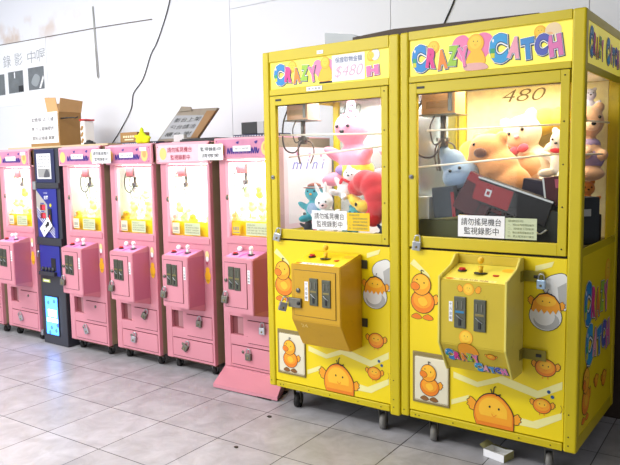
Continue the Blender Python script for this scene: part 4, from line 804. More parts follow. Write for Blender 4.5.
def bear(name, loc, rot, s, m, label, cat='plush toy', belly=None, nose=BE, muzzle=None, ears='round', extra=None, group='plush toys in the large yellow machines', pose='sit'):
    """seated plush: s = overall height; local front is -y"""
    t = thing(name, loc, label, cat, group, rot=rot)
    B = [((0, 0, 0.28 * s), (0.22 * s, 0.19 * s, 0.26 * s)), ((0, -0.02 * s, 0.70 * s), (0.23 * s, 0.20 * s, 0.21 * s)), ((0, 0, 0.5 * s), (0.12 * s, 0.12 * s, 0.12 * s)),
         ((-0.24 * s, -0.08 * s, 0.38 * s), (0.18 * s, 0.075 * s, 0.075 * s), (0.2, 0.6, 0.5)), ((0.24 * s, -0.08 * s, 0.38 * s), (0.18 * s, 0.075 * s, 0.075 * s), (0.2, -0.6, -0.5)),
         ((-0.17 * s, -0.22 * s, 0.09 * s), (0.09 * s, 0.19 * s, 0.09 * s), (0, 0, -0.3)), ((0.17 * s, -0.22 * s, 0.09 * s), (0.09 * s, 0.19 * s, 0.09 * s), (0, 0, 0.3))]
    if ears == 'round': B += [((-0.17 * s, 0, 0.88 * s), (0.075 * s, 0.04 * s, 0.075 * s)), ((0.17 * s, 0, 0.88 * s), (0.075 * s, 0.04 * s, 0.075 * s))]
    elif ears == 'long': B += [((-0.10 * s, 0, 1.02 * s), (0.055 * s, 0.035 * s, 0.17 * s), (0, -0.2, 0)), ((0.10 * s, 0, 1.02 * s), (0.055 * s, 0.035 * s, 0.17 * s), (0, 0.2, 0))]
    elif ears == 'pointed': B += [((-0.14 * s, 0, 0.90 * s), (0.05 * s, 0.035 * s, 0.10 * s), (0, -0.3, 0)), ((0.14 * s, 0, 0.90 * s), (0.05 * s, 0.035 * s, 0.10 * s), (0, 0.3, 0))]
    elif ears == 'crest': B += [((0, 0, 0.96 * s), (0.06 * s, 0.06 * s, 0.13 * s))]
    plush_mesh('body', B, m, max(0.004, 0.024 * s), t)
    balls_part(t, 'eyes', [((-0.085 * s, -0.205 * s, 0.74 * s), 0.022 * s), ((0.085 * s, -0.205 * s, 0.74 * s), 0.022 * s)], BE)
    if muzzle: balls_part(t, 'muzzle', [((0, -0.19 * s, 0.65 * s), (0.10 * s, 0.06 * s, 0.075 * s))], muzzle)
    balls_part(t, 'nose', [((0, -0.245 * s if muzzle else -0.225 * s, 0.675 * s), (0.035 * s, 0.02 * s, 0.025 * s))], nose)
    if belly: balls_part(t, 'belly_patch', [((0, -0.065 * s, 0.30 * s), (0.17 * s, 0.14 * s, 0.19 * s))], belly)
    if extra:
        for nm, items, mm in extra: balls_part(t, nm, [((c[0] * s, c[1] * s, c[2] * s), tuple(q * s for q in r)) for c, r in items], mm)
    return t
FK, FW = fur('pink', '#f39ab4'), fur('white', '#f2f0f0')
FR, FY, FT = fur('red', '#d6202c'), fur('yellow', '#f2cc38'), fur('tan', '#e0ad72')
FB, FC = fur('teal', '#43a9b8'), fur('cream', '#f2ddc0')
FG, FBL = fur('charcoal', '#4a4a52'), fur('pale_blue', '#98b2d2')
FO, FV = fur('orange', '#e08830'), fur('lilac', '#9a86b4')
G1 = 'plush toys in the left yellow machine'; G2 = 'plush toys in the right yellow machine'
# left yellow machine
bear('pink_plush', (0.36, 0.40, 1.28), (0.10, 0.0, -0.1), 0.46, FK, 'big pink plush with lime and purple shorts, largest toy in the left yellow machine', belly=None, ears='crest', group=G1,
     extra=[('shorts', [((0, 0, 0.18), (0.25, 0.225, 0.14))], fur('lime', '#cfd23a')), ('shorts_patch', [((-0.10, -0.13, 0.19), (0.10, 0.10, 0.075))], fur('purple', '#9a86c4'))])
bear('pink_plush', (0.56, 0.58, 1.30), (0, 0, -0.4), 0.40, fur('rose', '#f6b0c2'), 'rose pink plush half hidden behind the big pink one, by the right glass edge', group=G1)
bear('yellow_plush', (0.62, 0.44, 1.22), (0, 0, -0.5), 0.27, fur('butter', '#f5dc7a'), 'butter yellow plush above the red one, at the right side', muzzle=FC, group=G1)
bear('tan_plush', (0.675, 0.30, 1.22), (0.1, 0, -0.6), 0.20, FT, 'tan brown plush bear at the right edge of the left yellow machine', muzzle=FC, group=G1)
bear('white_plush', (0.385, 0.19, 1.205), (-0.2, 0.4, 0.1), 0.20, FW, 'white plush with a red scarf lying under the big pink plush', group=G1,
     extra=[('scarf', [((0, -0.02, 0.52), (0.19, 0.18, 0.06)), ((-0.12, -0.2, 0.45), (0.05, 0.03, 0.10))], FR)])
o = thing('red_plush', (0.54, 0.20, 1.17), 'large curled red plush with yellow snout above the left rules card', 'plush toy', G1, rot=(0, 0, -0.3))
plush_mesh('body', [((-0.13, 0, 0.09), (0.07, 0.05, 0.04), (0, 0.3, 0)), ((-0.06, 0, 0.10), (0.06, 0.06, 0.05)), ((0.0, 0, 0.13), (0.075, 0.07, 0.065)), ((0.06, 0.0, 0.11), (0.075, 0.07, 0.075)), ((0.09, 0, 0.06), (0.07, 0.07, 0.07)), ((0.10, 0, 0.0), (0.06, 0.065, 0.065)), ((0.08, -0.02, -0.06), (0.05, 0.05, 0.05))], FR, 0.007, o)
plush_mesh('snout', [((-0.03, -0.04, 0.02), (0.05, 0.04, 0.028), (0, 0.5, 0)), ((0.03, -0.04, 0.0), (0.055, 0.045, 0.035)), ((-0.07, -0.04, 0.045), (0.025, 0.03, 0.02))], FY, 0.006, o)
balls_part(o, 'eyes', [((0.02, -0.088, 0.012), (0.008, 0.006, 0.011))], BE)
o = bear('blue_plush', (0.235, 0.15, 1.075), (0, 0, 0.2), 0.235, FB, 'teal blue plush with a brown cap, left of the white rabbit', nose=mat('orange_felt', '#f0a030', 0.8), belly=FBL, ears=None, group=G1,
     extra=[('cap', [((0, 0, 0.86), (0.17, 0.16, 0.08)), ((0, -0.02, 0.82), (0.27, 0.23, 0.022))], fur('brown', '#8a4a34'))])
bear('rabbit_plush', (0.335, 0.16, 1.04), (0.25, -0.15, 0.35), 0.23, fur('snow', '#f6f6f8'), 'white rabbit plush just above the black and white notice', muzzle=fur('blush', '#f4d4d6'), ears='long', group=G1)
bear('grey_plush', (0.19, 0.15, 1.006), (0, 0.0, 0.5), 0.13, FG, 'dark grey plush beside the left edge of the notice', muzzle=FW, group=G1)
bear('teal_plush', (0.46, 0.20, 1.01), (0, 0.1, 0.1), 0.17, FB, 'small teal plush behind the yellow rules card', group=G1)
bear('navy_plush', (0.67, 0.16, 1.006), (0, 0.3, -0.2), 0.13, fur('navy', '#2c3560'), 'small navy plush low in the right corner of the left yellow machine', muzzle=FR, group=G1)
bear('white_plush', (0.715, 0.20, 1.006), (0, -0.2, -0.4), 0.14, FW, 'small white plush low in the right corner, next to the navy one', nose=FR, group=G1)
bear('pink_plush', (0.155, 0.26, 1.006), (0, 0, 0.3), 0.12, FK, 'small pink plush on the deck at the lower left of the left yellow machine', group=G1)
# right yellow machine (world x)
o = thing('long_yellow_plush', (1.165, 0.60, 1.44), 'long yellow plush with pink dots stretched across the right yellow machine', 'plush toy', G2)
plush_mesh('body', [((-0.16, 0, 0.0), (0.10, 0.08, 0.075), (0, 0.3, 0)), ((-0.06, 0, 0.05), (0.13, 0.09, 0.08), (0, -0.4, 0)), ((0.06, 0, 0.10), (0.13, 0.09, 0.08), (0, -0.4, 0)), ((0.18, 0, 0.15), (0.12, 0.08, 0.07), (0, -0.3, 0)), ((0.30, 0, 0.17), (0.09, 0.07, 0.06)), ((-0.17, -0.05, -0.08), (0.05, 0.05, 0.09))], fur('sun', '#f6d44a'), 0.009, o)
balls_part(o, 'pink_dots', [((-0.02, -0.085, 0.07), (0.022, 0.012, 0.02)), ((0.15, -0.085, 0.15), (0.018, 0.012, 0.016)), ((-0.14, -0.08, -0.03), (0.016, 0.012, 0.018))], fur('rosedot', '#cf8ea8'))
o = thing('bear_plush', (1.225, 0.27, 1.33), 'tan orange bear plush lying head down, dark brown nose, mid right yellow machine', 'plush toy', G2, rot=(0, 0, -0.2))
plush_mesh('body', [((-0.03, 0, 0.12), (0.10, 0.09, 0.085)), ((0.03, 0, 0.03), (0.11, 0.09, 0.10), (0, 0.7, 0)), ((0.10, 0, -0.05), (0.10, 0.09, 0.10)), ((-0.085, -0.02, 0.04), (0.05, 0.05, 0.09)), ((0.0, -0.02, -0.05), (0.06, 0.06, 0.10), (0, -0.4, 0)), ((0.045, 0, 0.18), (0.032, 0.025, 0.035)), ((-0.09, 0, 0.18), (0.03, 0.025, 0.03))], fur('apricot', '#e09a5c'), 0.009, o)
balls_part(o, 'nose', [((-0.02, -0.088, 0.11), (0.034, 0.018, 0.024)), ((0.06, -0.095, -0.07), (0.036, 0.018, 0.026))], fur('cocoa', '#6a3e26')); balls_part(o, 'eyes', [((-0.06, -0.078, 0.15), 0.008), ((-0.03, -0.09, 0.0), 0.010)], BE)
bear('cream_bear_plush', (1.40, 0.48, 1.26), (0.15, -0.3, -0.1), 0.42, FC, 'cream white bear plush with a fawn tummy, right half of the right yellow machine', belly=fur('fawn', '#e2b98c'), nose=fur('blush2', '#e8a0a8'), group=G2,
     extra=[('bow', [((-0.10, -0.18, 0.53), (0.07, 0.03, 0.05)), ((0.02, -0.2, 0.53), (0.07, 0.03, 0.05))], fur('bowpink', '#d8607c'))])
bear('cream_bear_plush', (1.545, 0.27, 1.32), (0.1, 0.1, -0.3), 0.24, fur('ivory', '#f1e2cc'), 'ivory plush with a red bow against the right corner post', nose=BE, group=G2, extra=[('bow', [((0, -0.2, 0.53), (0.14, 0.03, 0.05))], FR)])
o = thing('blue_cone_plush', (1.105, 0.21, 1.255), 'pale blue pointed plush below the claw in the right yellow machine', 'plush toy', G2, rot=(0, -0.3, 0))
plush_mesh('body', [((0, 0, 0.08), (0.095, 0.07, 0.07)), ((-0.02, 0, 0.15), (0.065, 0.05, 0.07)), ((-0.05, 0, 0.21), (0.032, 0.03, 0.05))], FBL, 0.007, o); balls_part(o, 'eyes', [((-0.02, -0.066, 0.11), 0.008), ((0.03, -0.062, 0.11), 0.008)], BE)
o = thing('dressed_bear_plush', (1.59, 0.54, 1.31), 'beige bear in a lilac dotted dress seen through the right side glass', 'plush toy', G2, rot=(0, 0, 0.55))
plush_mesh('body', [((0, 0, 0.27), (0.078, 0.08, 0.078)), ((0, 0, 0.10), (0.075, 0.08, 0.11)), ((0, 0, 0.2), (0.04, 0.04, 0.04)), ((-0.055, 0.0, 0.34), (0.028, 0.018, 0.028)), ((0.055, 0.0, 0.34), (0.028, 0.018, 0.028)), ((-0.03, -0.07, 0.12), (0.03, 0.05, 0.03)), ((0.05, -0.06, 0.11), (0.03, 0.05, 0.03)), ((0, -0.06, 0.02), (0.07, 0.05, 0.035))], fur('beige', '#dcae8c'), 0.008, o)
balls_part(o, 'dress', [((0, 0, 0.095), (0.085, 0.09, 0.07)), ((0, 0, 0.16), (0.065, 0.068, 0.04))], mat('dotted_lilac', '#a894c0', 0.9, vary=0.5, scale=30)); balls_part(o, 'eyes', [((-0.035, -0.072, 0.29), 0.008), ((0.035, -0.072, 0.29), 0.008)], BE); balls_part(o, 'muzzle', [((0, -0.07, 0.25), (0.035, 0.025, 0.027))], fur('light', '#ecc8aa')); balls_part(o, 'nose', [((0, -0.095, 0.258), (0.012, 0.008, 0.009))], BE)
bear('orange_plush', (1.60, 0.52, 1.14), (0, 0, 0.5), 0.17, FO, 'orange plush under the dressed bear at the right side glass', belly=FW, group=G2)
bear('lilac_plush', (1.58, 0.62, 1.62), (0, 0, 0.4), 0.14, fur('ice', '#ccd0ee'), 'pale lilac plush on top at the right side glass', group=G2)
bear('yellow_plush', (1.02, 0.58, 1.08), (0, 0.2, 0), 0.30, fur('lemon', '#f4dc74'), 'lemon plush low at the back left of the right yellow machine', group=G2)
# prize boxes
def pbox(loc, rot, dims, m, label, stripe=None, name='prize_box', handle=False):
    t = thing(name, loc, label, 'prize box', 'prize boxes in the right yellow machine', rot=rot); w_, d_, h_ = dims
    b = MB(); b.box(-w_ / 2, w_ / 2, -d_ / 2, d_ / 2, 0, h_, m, 0.004); b.build('carton', t)
    if stripe:
        b = MB(); b.fr = front(-d_ / 2 - 0.0005)
        for k, (u0, u1, v0, v1, mm) in enumerate(stripe): b.rect2((u0 - .5) * w_, (u1 - .5) * w_, v0 * h_, v1 * h_, mm, 1 + k)
        b.build('printed_label', t)
    if handle:
        b = MB(); b.tube([(-0.03, -d_ / 2 - 0.003, h_ * 0.45), (0.0, -d_ / 2 - 0.006, h_ * 0.3), (0.03, -d_ / 2 - 0.003, h_ * 0.45)], 0.004, WHT); b.build('handle', t)
    return t
bk = mat('box_black', '#141216', 0.7, vary=0.2); mr = mat('box_maroon', '#430f1a', 0.7, vary=0.25, scale=20); rd = mat('box_red', '#8e1420', 0.7, vary=0.15); gn = mat('box_dark_green', '#191d14', 0.7, vary=0.2); pp = mat('box_plum', '#21172a', 0.7, vary=0.25, scale=15); sv = mat('box_silver', '#c8ccd0', 0.7); gy = mat('box_slate', '#2c3642', 0.7)
pbox((1.30, 0.27, 1.006), (0, 0, 0.0), (0.30, 0.20, 0.13), gn, 'dark green box standing behind the notice of the right yellow machine')
pbox((1.505, 0.17, 1.024), (0, 0.12, -0.05), (0.25, 0.16, 0.16), gn, 'dark green box with a white curved handle in the right front corner', handle=True)
pbox((1.00, 0.22, 1.006), (0, 0, 0.1), (0.24, 0.22, 0.11), mat('box_olive', '#55562c', 0.5, vary=0.1), 'olive green box low at the left of the right yellow machine')
pbox((1.22, 0.20, 1.15), (0, 0.35, -0.1), (0.22, 0.08, 0.13), mr, 'maroon box tilted to the right in the middle of the pile', [(0.1, 0.9, 0.2, 0.35, rd)])
pbox((1.36, 0.11, 1.16), (0, 0.32, 0.0), (0.36, 0.06, 0.12), bk, 'long black and red box with a silver ring, tilted across the pile', [(0.0, 1.0, 0.93, 1.0, sv), (0.0, 0.5, 0.1, 0.86, rd), (0.15, 0.23, 0.36, 0.64, sv), (0.17, 0.21, 0.43, 0.57, rd)])
pbox((1.10, 0.24, 1.14), (0, 0.1, 0.15), (0.15, 0.12, 0.17), bk, 'black box under the pale blue pointed plush', [(0.55, 0.62, 0, 1, rd)])
pbox((1.045, 0.13, 1.13), (0, -0.1, 0.1), (0.11, 0.06, 0.15), gy, 'slate grey box left of the maroon one', [(0.85, 1.0, 0.0, 0.8, rd)])
pbox((1.165, 0.10, 1.15), (0, 0.5, 0.1), (0.16, 0.05, 0.19), mr, 'dark red box with a bright corner leaning in front of the pale blue plush', [(0.0, 0.4, 0.78, 1.0, rd), (0.7, 0.74, 0.0, 1.0, bk)])
pbox((1.46, 0.22, 1.18), (0, 0.15, 0.0), (0.15, 0.10, 0.13), pp, 'plum dark box below the cream bear')
pbox((1.585, 0.16, 1.20), (0, -0.12, 0.1), (0.13, 0.10, 0.13), mr, 'maroon box with a silver edge at the right post', [(0.0, 0.06, 0, 1, sv), (0.4, 0.9, 0.6, 0.9, mat('box_rose', '#a04860'))])
pbox((1.625, 0.36, 1.006), (0, 0, 0.9), (0.12, 0.08, 0.22), gy, 'slate box standing at the right side glass', [(0.2, 0.6, 0.6, 0.75, sv)])
pbox((1.60, 0.52, 1.006), (0, 0, 0.5), (0.12, 0.10, 0.13), bk, 'black box under the orange plush at the right side glass')
pbox((0.94, 0.12, 1.12), (0, 0, 0.0), (0.06, 0.07, 0.11), sv, 'white box low at the left post of the right yellow machine')
# small prizes heaped in the pink machines
def mini(col_m, kind):
    e = thing('chick_plush' if kind == 0 else 'small_plush', (0, 0, 0), '', 'plush toy')
    plush_mesh('body', [((0, 0, 0.026), (0.032, 0.03, 0.028)), ((0, -0.004, 0.062), (0.025, 0.024, 0.023)), ((-0.03, 0, 0.035), (0.012, 0.01, 0.016)), ((0.03, 0, 0.035), (0.012, 0.01, 0.016))] + ([((-0.016, 0, 0.085), (0.008, 0.006, 0.01)), ((0.016, 0, 0.085), (0.008, 0.006, 0.01))] if kind else []), col_m, 0.0045, e)
    balls_part(e, 'eyes', [((-0.009, -0.027, 0.066), 0.0028), ((0.009, -0.027, 0.066), 0.0028)], BE); balls_part(e, 'beak', [((0, -0.029, 0.058), (0.005, 0.005, 0.003))], mat('orange_felt', '#f0a030', 0.8)); return e
protos = [mini(fur('sunny', '#f8dc3c'), 0), mini(fur('milk', '#f6f4ea'), 1), mini(fur('vanilla', '#f6ec9c'), 1), mini(fur('mint', '#b8dca0'), 1)]
used = set()
colname = ['yellow', 'white', 'pale yellow', 'mint green']
where = ['machine left of the coin changer', 'pink machine right of the changer', 'third pink machine', 'pink machine with red writing', 'pink machine beside yellow one']
for mi_, m in enumerate(PM):
    k = 0
    for layer, (zb, n) in enumerate(((0.987, 10), (1.074, 5), (1.158, 1 if mi_ in (0, 3) else 2))):
        for j in range(n):
            pi_ = [1, 2, 0, 1, 2, 1, 3][(j * 3 + mi_ + layer) % 7] if mi_ not in (1, 2) else [0, 2, 1, 2][(j + layer) % 4]
            x = (0.075 + 0.082 * (j % 5)) if layer == 0 else ((0.10 + 0.085 * (j % 3) + 0.03 * (mi_ % 3)) if layer == 1 else 0.12 + 0.11 * j)
            y = (0.09 + 0.078 * (j // 5)) if layer == 0 else (0.10 + 0.08 * (j // 3) if layer == 1 else 0.16)
            if mi_ == 1 and layer: x = x + 0.12
            x *= SX; y *= SY; z1_ = PZ(zb)
            src = protos[pi_]
            if pi_ not in used: o = src; used.add(pi_)
            else:
                o = src.copy(); C.objects.link(o)
                for ch in list(src.children): c = ch.copy(); C.objects.link(c); c.parent = o
            o.location = (m.location.x + x, m.location.y + y, z1_ + (0.02 if mi_ == 4 else 0) + 0.001); o.rotation_euler = (0, 0, random.uniform(-.9, .9))
            s_ = random.uniform(0.88, 1.0); o.scale = (s_,) * 3
            row = ('in the front bottom row' if j < 5 else 'in the second bottom row') if layer == 0 else ('in the upper layer' if layer == 1 else 'on the very top')
            o['label'] = 'small ' + colname[pi_] + ' plush ' + row + ', ' + where[mi_]; o['group'] = 'small ' + colname[pi_] + ' plush toys ' + row + ', ' + where[mi_]
            k += 1

# ------------------------------------------------------------------ things on top of the machines
TZ = 1.560
# open cardboard box with hand-written sheet
t = thing('cardboard_box', (-2.80, 0.32, TZ + 0.018), 'large open brown cardboard box with a handwritten white sheet, on the machines at left', 'cardboard box')
b = MB(); bw, bd, bh = 0.41, 0.21, 0.275
b.box(0, bw, 0, 0.005, 0, bh, CARD, 0.001); b.box(0, bw, bd - 0.005, bd, 0, bh, CARD, 0.001); b.box(0, 0.005, 0.005, bd - 0.005, 0, bh, CARD, 0.001); b.box(bw - 0.005, bw, 0.005, bd - 0.005, 0, bh, CARD, 0.001); b.box(0, bw, 0, bd, 0, 0.005, CARD); b.build('carton', t)
def flap(pts, th, m, nm='flap'):
    P = [Vector(p) for p in pts]; n_ = (P[1] - P[0]).cross(P[2] - P[0]).normalized() * th; b = MB(); k = len(P)
    b.add([tuple(p) for p in P] + [tuple(p + n_) for p in P], [tuple(range(k))[::-1], tuple(range(k, 2 * k))] + [(i, (i + 1) % k, k + (i + 1) % k, k + i) for i in range(k)], m); b.build(nm, t)
flap([(0.0, bd, bh), (0.26, bd, bh), (0.26, bd + 0.03, bh + 0.10), (0.0, bd + 0.03, bh + 0.10)], 0.004, CARDD)
flap([(bw, 0.0, bh), (bw, bd, bh), (bw + 0.015, bd + 0.01, bh + 0.095), (bw + 0.015, 0.01, bh + 0.11)], 0.004, CARDL)
flap([(0.26, 0.004, bh - 0.01), (bw, 0.004, bh - 0.01), (bw, -0.02, bh + 0.11), (0.33, -0.02, bh + 0.115), (0.255, -0.015, bh + 0.12)], 0.004, CARDL)
b = MB(); b.fr = front(-0.003); b.box(-0.005, 0.395, -0.003, -0.0015, 0.03, 0.278, PAP)
for k, tx in enumerate(['如需換 50 元硬', '幣,可以跟隔壁的', '飲料店換錢 謝謝']): b.text(tx, 0.03, 0.345, 0.205 - k * 0.075, 0.240 - k * 0.075, INK, 2, 0.003)
b.build('written_sheet', t)
# long thin tan board under the box
b = MB(); b.box(0, 1.32, 0, 0.45, 0, 0.014, mat('tan_board', '#cdb894', 0.6, vary=0.1)); o = b.build('thin_board', None, (-2.95, 0.20, TZ + 0.002)); tag(o, 'thin tan board lying on the machines under the cardboard box', 'board')
# rolled sack with red lid behind the box
t = thing('paper_sack', (-2.265, 0.42, TZ + 0.018), 'white and brown sack with a red rim standing right of the cardboard box', 'sack')
b = MB(); b.box(0, 0.06, 0, 0.10, 0, 0.20, PAP, 0.015); b.build('sack', t)
b = MB(); b.box(-0.002, 0.062, -0.002, 0.102, 0.20, 0.212, RED, 0.003); b.build('rim', t)
b = MB(); b.fr = front(-0.0005); [b.blob2([(0.012, 0.03 + k * 0.05), (0.03, 0.06 + k * 0.05), (0.05, 0.05 + k * 0.05), (0.03, 0.02 + k * 0.05)], CARD, 1) for k in range(3)]; b.build('sack_print', t)
b = MB(); b.tube([(0, 0, 0), (0.05, 0.01, 0.0), (0.10, 0.0, -0.006), (0.13, 0, 0.0)], 0.005, BLK); b.cyl((-0.09, 0, 0), (0.0, 0, 0), 0.006, BLK); o = b.build('tool_handle', None, (-2.37, 0.45, 1.797)); tag(o, 'thin black handle sticking out beside the cardboard box', 'handle tool')
o.location = (-2.30, 0.34, 1.80)
b = MB(); b.box(-0.04, 0.04, -0.03, 0.03, 0, 0.02, BLK, 0.006); b.ball((-0.01, 0, 0.026), (0.025, 0.02, 0.014), BLK); b.ball((0.025, 0, 0.022), (0.014, 0.014, 0.01), BLK); o = b.build('black_lump', None, (-2.06, 0.36, TZ + 0.018)); o.name = 'cable_adapter'; tag(o, 'small black plug adapter lying right of the sack on the machines', 'adapter')
# small carton on the third pink machine
t = thing('small_carton', (-1.690, 0.36, TZ + 0.022), 'small brown carton on a navy strip above the third pink machine', 'carton')
b = MB(); b.box(0, 0.19, 0, 0.12, 0, 0.075, CARD, 0.003); b.build('carton', t); b = MB(); b.fr = front(-0.0004)
for k in range(5): b.rect2(0.035 + k * 0.026, 0.053 + k * 0.026, 0.035, 0.05, PAPC, 1)
b.rect2(0.05, 0.15, 0.016, 0.025, PAPC, 1); b.build('label', t)
nb = mat('navy_strip', '#23264a', 0.5)
def strip(x, y, L_, label, d=0.10):
    b = MB(); b.box(0, L_, 0, d, 0, 0.02, nb, 0.002); b.fr = front(-0.0004); n = int(L_ / 0.022)
    for k in range(n): b.rect2(0.008 + k * 0.022, 0.018 + k * 0.022, 0.007, 0.013, PAP, 1)
    o = b.build('light_strip', None, (x, y, TZ + 0.001)); return tag(o, label, 'strip', 'navy strips on the pink machines')
strip(-1.70, 0.33, 0.44, 'navy dotted strip under the small brown carton', 0.15); strip(-0.82, 0.60, 0.22, 'navy dotted strip right of the writing board', 0.1)
strip(-0.53, 0.33, 0.38, 'navy dotted strip under the black box by the yellow machine', 0.12).location.z = TZ + 0.014
# lime star plush
o = plush_mesh('star_plush', [((0, 0, 0.04), (0.045, 0.03, 0.04)), ((0, 0, 0.085), (0.016, 0.016, 0.03)), ((-0.05, 0, 0.05), (0.03, 0.018, 0.014), (0, 0.2, 0)), ((0.055, 0, 0.04), (0.035, 0.018, 0.016)), ((-0.03, 0, 0.02), (0.035, 0.02, 0.02)), ((0.04, 0, 0.02), (0.04, 0.02, 0.02))], GRN, 0.005)
o.location = (-1.375, 0.30, TZ + 0.006); tag(o, 'lime green star shaped plush lying left of the writing board', 'plush toy')
# writing board leaning in its cardboard
t = thing('writing_board', (-1.335, 0.40, TZ + 0.02), 'slanted grey writing board with handwriting and a brown cardboard side', 'board', rot=(R(-18), 0, 0))
b = MB(); sl = 0.17
b.prism([(0, 0), (0.40, 0.0), (0.55, 0.225), (0.17, 0.235)], 0.0, 0.02, mat('taupe_cardboard', '#8a7f70', 0.7, vary=0.15, scale=20), 'y', 0.002); b.build('backing', t)
b = MB(); b.prism([(0.03, 0.015), (0.345, 0.02), (0.455, 0.175), (0.15, 0.19)], -0.004, 0.0, mat('grey_board', '#8c8d90', 0.4, vary=0.15, scale=18), 'y'); b.build('writing_face', t)
b = MB(); b.prism([(0.35, 0.01), (0.42, 0.01), (0.545, 0.20), (0.46, 0.205)], -0.012, -0.001, CARDD, 'y', 0.002); b.prism([(0.17, 0.215), (0.19, 0.255), (0.29, 0.245), (0.31, 0.215)], -0.008, 0.0, mat('taupe_cardboard', '#8a7f70'), 'y', 0.002); b.build('cardboard_edge', t)
b = MB(); b.fr = lambda u, v, l: (u + v * 0.66, -0.0045 - l * 0.0006, v)
for k, tx in enumerate(['新台上架', '包台請洽', '櫃台 謝']): b.text(tx, 0.05, 0.31, 0.135 - k * 0.052, 0.168 - k * 0.052, INK, 1, 0.004)
b.build('handwriting', t)
b = MB(); b.box(0, 0.10, 0, 0.03, 0, 0.05, mat('clear_tape', '#c9c9c8', 0.3), 0.002); o = b.build('tape_dispenser', None, (-1.05, 0.30, TZ + 0.005)); tag(o, 'small pale grey clip at the foot of the writing board', 'clip')
b = MB(); b.box(0, 0.36, 0, 0.22, 0, 0.014, BLK, 0.003); b.box(0.02, 0.34, -0.001, 0.2, 0.014, 0.022, mat('dark_glass_tray', '#3a3a3c', 0.2), 0.003); o = b.build('black_tray', None, (-0.97, 0.28, TZ + 0.002)); tag(o, 'flat black tray on the pink machine with red sign writing', 'tray')
t = thing('black_box', (-0.465, 0.34, TZ + 0.036), 'small black box next to the yellow machine, on top of the last pink one', 'box')
b = MB(); b.box(0, 0.13, 0, 0.10, 0, 0.075, BLK, 0.003); b.build('carton', t); b = MB(); b.box(0.131, 0.185, 0.0, 0.10, 0, 0.075, mat('pale_grey_box', '#a9acb0', 0.5), 0.003); b.build('grey_end', t)
# wooden plank and grey bracket on the yellow machines
t = thing('wooden_plank', (0, 0, 0), 'long dark brown plank lying across the tops of both yellow machines', 'plank')
b = MB(); b.prism([(0.56, 2.019), (0.80, 2.019), (1.50, 2.019), (1.50, 2.028), (0.86, 2.048), (0.80, 2.05), (0.56, 2.038)], 0.05, 0.24, mat('dark_plank', '#42311f', 0.6, vary=0.3, scale=14), 'y', 0.001); b.build('plank', t)
b = MB(); b.prism([(0, 0), (0.26, 0), (0.17, 0.045), (0, 0.072)], 0, 0.10, mat('grey_metal_bracket', '#8f9396', 0.4, metal=0.3), 'y', 0.001); o = b.build('metal_bracket', None, (0.362, 0.09, 2.019)); tag(o, 'grey wedge of sheet metal on top of the left yellow machine', 'bracket')

# ------------------------------------------------------------------ on the wall
def wallp(x, z): return (x, WY - 0.006, z)
b = MB(); b.tube([wallp(-1.72, 2.75), wallp(-1.79, 2.60), wallp(-1.90, 2.42), wallp(-1.98, 2.33), wallp(-2.09, 2.14), wallp(-2.22, 2.03), wallp(-2.26, 1.90), wallp(-2.40, 1.74), wallp(-2.55, 1.60)], 0.004, BLK); o = b.build('wall_cable', None); tag(o, 'black cable hanging in a slanted line down the white wall', 'cable')
b = MB(); b.tube([wallp(0.78, 2.52), wallp(0.72, 2.36), wallp(0.665, 2.25), wallp(0.64, 2.20)], 0.005, BLK); o = b.build('wall_cable', None); tag(o, 'short dark cable on the wall above the right yellow machine', 'cable')
b = MB(); b.tube([wallp(-4.6, 2.68), wallp(-3.9, 2.662), wallp(-2.7, 2.640), wallp(-1.95, 2.615)], 0.0035, mat('brown_wire', '#5c5044', 0.6)); o = b.build('wall_wire', None); tag(o, 'thin brown wire running level along the upper left wall', 'wire')
b = MB(); CD = mat('pale_conduit', '#b9bab6', 0.5)
for dx in (-0.014, 0.014): b.cyl(wallp(-2.72 + dx * 0.3, 2.83), wallp(-2.69 + dx * 0.8, 2.21), 0.0042, CD)
b.tube([wallp(-2.702, 2.215), wallp(-2.69, 2.20), wallp(-2.678, 2.215)], 0.0042, CD); o = b.build('wall_conduit', None); tag(o, 'pale looped wire hanging upright across the level wire on the wall', 'wire')
t = thing('wall_poster', (-4.77, WY - 0.004, 2.145), 'white sheet with big characters and three grey pictures at the upper left of the wall', 'poster')
b = MB(); b.box(0, 1.30, 0, 0.003, -0.10, 0.52, mat('poster_white', '#eceef1', 0.6, vary=0.01)); b.build('sheet', t)
b = MB(); b.fr = front(-0.0005)
for ch, u in (('監', 0.14), ('視', 0.34), ('錄', 0.62), ('影', 0.83), ('中', 1.06), ('喔', 1.22)): b.text(ch, u - 0.075, u + 0.065, 0.29, 0.41, mat('pencil_grey', '#9da0a6', 0.7), 1, -0.006)
b.build('characters', t)
pg = mat('camera_picture', '#6e7478', 0.4, vary=0.45, scale=9)
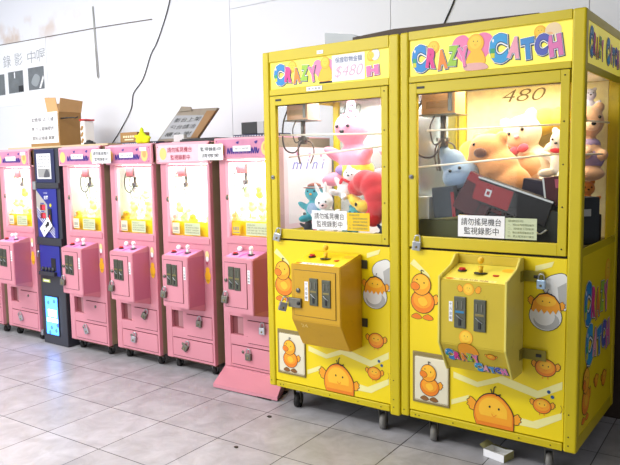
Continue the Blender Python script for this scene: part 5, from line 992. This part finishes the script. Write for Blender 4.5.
for k, u in enumerate((0.28, 0.62, 0.98)):
    b = MB(); b.fr = front(-0.0006); b.rect2(u, u + 0.27, 0.02 + k * 0.005, 0.23 + k * 0.008, pg, 1)
    if k == 1: b.rect2(u + 0.18, u + 0.265, 0.03, 0.09, mat('picture_black', '#26282c'), 2); b.rect2(u + 0.11, u + 0.13, 0.17, 0.23, PAP, 2)
    if k == 2: b.flat([(u + 0.18, 0.04), (u + 0.21, 0.04), (u + 0.265, 0.13), (u + 0.255, 0.16)], PAP, 2); b.blob2([(u + 0.05, 0.10), (u + 0.12, 0.18), (u + 0.2, 0.14), (u + 0.14, 0.06)], mat('picture_light', '#9aa1a5'), 2)
    b.build('picture', t)
b = MB(); b.cyl(wallp(-1.10, 2.85), wallp(-1.10, 2.86), 0.005, CD); 
# dark board added for the gap shade behind the right yellow machine
b = MB(); b.box(1.45, 2.6, 0.88, 0.93, 0.0, 1.85, mat('gap_shade_brown', '#3a2c22', 0.6, vary=0.2), 0.004); o = b.build('gap_shade_board'); tag(o, 'added dark brown sheet standing in for the shade behind the right yellow machine', 'board')

# ------------------------------------------------------------------ on the floor
t = thing('small_paper_carton', (1.275, 0.045, 0), 'small torn white cigarette carton on the floor under the right yellow machine', 'carton', rz=R(-14))
b = MB(); b.box(0, 0.112, 0, 0.085, 0, 0.002, PAP); b.box(0, 0.112, 0, 0.002, 0, 0.036, PAP); b.box(0, 0.112, 0.083, 0.085, 0, 0.036, PAP); b.box(0, 0.002, 0.002, 0.083, 0, 0.036, PAP); b.box(0.11, 0.112, 0.002, 0.083, 0, 0.036, mat('carton_olive', '#b9b478', 0.6)); b.build('tray', t)
b = MB(); b.add([(0, 0.0, 0.036), (-0.02, -0.004, 0.052), (-0.02, 0.06, 0.060), (0, 0.083, 0.036)], [(0, 1, 2, 3), (3, 2, 1, 0)], mat('carton_olive', '#b9b478')); b.add([(0.01, 0.085, 0.036), (0.10, 0.085, 0.036), (0.09, 0.05, 0.045), (0.0, 0.04, 0.05)], [(0, 1, 2, 3), (3, 2, 1, 0)], mat('carton_olive', '#b9b478')); b.build('torn_flap', t)
def scrap(x, y, s, label):
    b = MB(); b.prism([(0, 0), (s, -s * .3), (s * 1.4, s * .3), (s * .9, s * .9), (s * .1, s * .7)], 0.0, 0.004, mat('floor_scrap', '#3a342e', 0.8), 'z', 0.001); o = b.build('floor_scrap', None, (x, y, 0)); tag(o, label, 'scrap')
scrap(0.09, -0.14, 0.022, 'dark brown scrap on the floor tiles in front of the sloping foot plate'); scrap(0.21, -0.545, 0.018, 'dark scrap on the floor tiles near the bottom centre');
